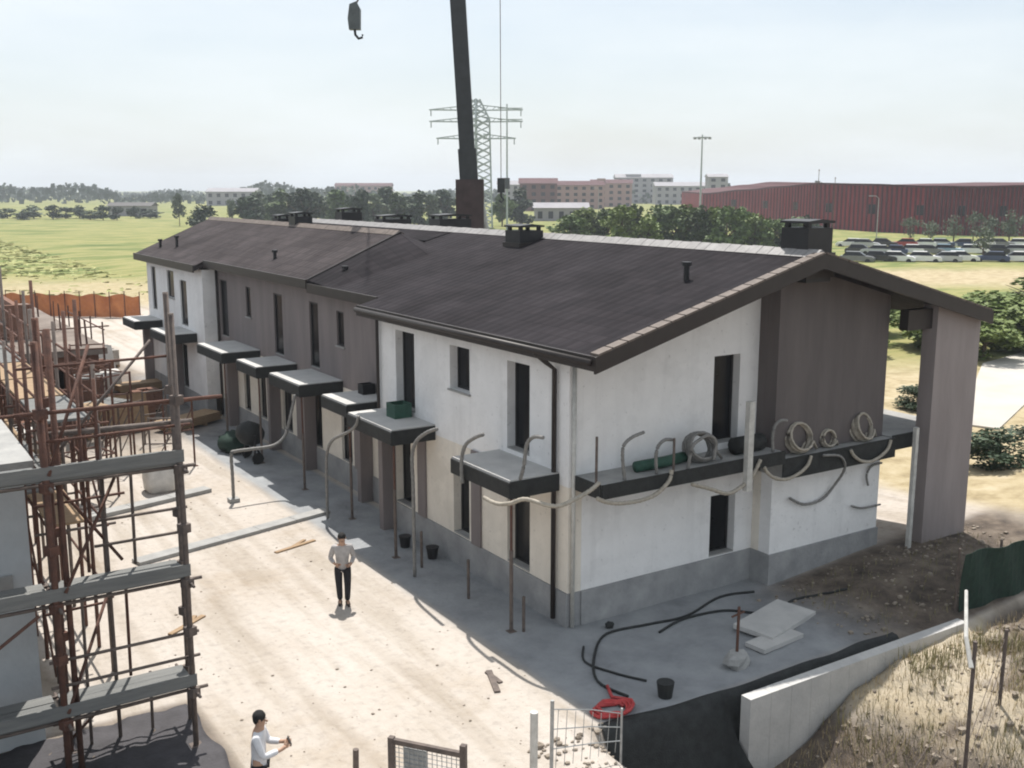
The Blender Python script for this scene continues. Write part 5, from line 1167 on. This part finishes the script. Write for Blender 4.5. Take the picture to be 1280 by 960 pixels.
mb = MB(); mb.obox((1.52,0,9.55),(.42,.3,.8)); mb.tube([(1.52,0,9.2),(1.52,0,8.95),(1.66,0,8.75),(1.56,0,8.6),(1.4,0,8.72)], .06, 7); cl_(mb, 'hook_block', 'crane')
# hook of the tower crane whose jib is above the picture
tcx = Vector((5.1,21.2,0)); hk = thing('crane_hook', 'grey crane hook block hanging alone in the sky at the top', 'hook', (tcx.x,tcx.y,15.05), AX-math.pi/2)
mb = MB(); mb.prism([(-.20,.30),(.22,.30),(.24,1.05),(.10,1.32),(-.16,1.22),(-.24,.7)], 'y', -.16, .16); local(mb.build('block', mat('grey_hook_paint', (.10,.115,.115), .5, .3), hk))
mb = MB(); mb.tube([(0,0,.32),(.02,0,.12),(.14,0,-.02),(.28,0,.02),(.30,0,.13)], .05, 8); local(mb.build('hook', M['crane'], hk, smooth=True))
mb = MB(); mb.tube([(-.02,0,1.1),(.25,0,1.55)], .035, 6); mb.tube([(.25,0,1.55),(.42,0,1.75),(.42,0,14)], .03, 6); local(mb.build('rope', M['oldst'], hk))

# ------------------------------------------------------------------ orange mesh fence, fields, far woods
t = thing('orange_mesh_fence', 'orange plastic mesh fence along the far end of the yard', 'fence', at(80,79))
A, B = at(-140,80), at(182,77); nn_ = 90; v = []; f = []
for i in range(nn_+1):
    p = A.lerp(B, i/nn_)
    for j in range(7): v.append((p.x+FWD.x*.12*math.sin(i*.8+j*.5), p.y+FWD.y*.12*math.sin(i*.8+j*.5), .02+.27*j+(.10*math.sin(i*.7) if j > 4 else 0)))
for i in range(nn_):
    for j in range(6): a = i*7+j; f.append((a,a+7,a+8,a+1))
mb = MB(); mb.add(v, f); o = mb.build('mesh_panel', M['orange'], t); sm = o.modifiers.new('thickness', 'SOLIDIFY'); sm.thickness = .01
for k in range(19):
    p = A.lerp(B, k/18); q = p-FWD*.18; MB().tube([(q.x,q.y,-.1),(q.x+.02,q.y,1.95)], .035, 6).build('post', M['rust'], t)
rr = random.Random(11)
mb = MB()
for k in range(11000):
    p = at(rr.uniform(-20,330), 0) if False else None
    D = 90+225*rr.random()**.75; q = at(rr.uniform(-40,360), D)
    if 98 < D < 112 and rr.random() < .8: continue
    h = rr.uniform(.05,.15); a = rr.uniform(0,3.14); wd = rr.uniform(.2,.8)*D/130
    c = Vector((math.cos(a)*wd, math.sin(a)*wd, 0)); b_ = Vector((rr.uniform(-.2,.2),rr.uniform(-.2,.2),h))
    mb.add([q-c, q+c, q+c*.6+b_, q-c*.5+b_], [(0,1,2,3)])
o = mb.build('field_grass', mat('field_grass', (.46,.44,.20), .9, scale=.05, c2=(.30,.33,.13)), weld=False); tag(o, 'long green and yellowish grass of the field on the left', 'grass', kind='stuff')
mb = MB()
for k in range(15000):
    D = 620+900*rr.random()**1.3; p = rr.uniform(-160,1440); q = at(p, D)
    base = 5.0+3.5*math.sin(p*.021)+2.5*math.sin(p*.057+1)
    z = rr.random()**.7*(base+rr.uniform(0,4)); s_ = rr.uniform(2.2,4.6)
    a = Vector((rr.gauss(0,1),rr.gauss(0,1),rr.gauss(0,.6))).normalized(); b_ = a.orthogonal().normalized(); c = a.cross(b_); q = q+Vector((0,0,z))
    mb.add([q-b_*s_*.5,q+c*s_*.45,q+b_*s_*.5,q-c*s_*.45], [(0,1,2,3)])
o = mb.build('distant_woods', M['wood_far'], weld=False); tag(o, 'hazy far off woods along the whole horizon', 'woods', kind='stuff')

# ------------------------------------------------------------------ haze
hb = MB(); hb.box(-3100,3100,-3100,3100,-2.6,48)
hm = bpy.data.materials.new('haze'); hm.use_nodes = True; t = hm.node_tree; t.nodes.remove(t.nodes['Principled BSDF'])
pv = t.nodes.new('ShaderNodeVolumePrincipled'); pv.inputs['Density'].default_value = .00036; pv.inputs['Color'].default_value = (.86,.92,1,1); pv.inputs['Anisotropy'].default_value = .2
t.links.new(pv.outputs[0], t.nodes['Material Output'].inputs['Volume'])
hz = hb.build('haze', hm); structure(hz, 'stuff'); tag(hz, 'thin pale haze over the fields and far buildings', 'haze', kind='stuff')
S.cycles.volume_step_rate = 4
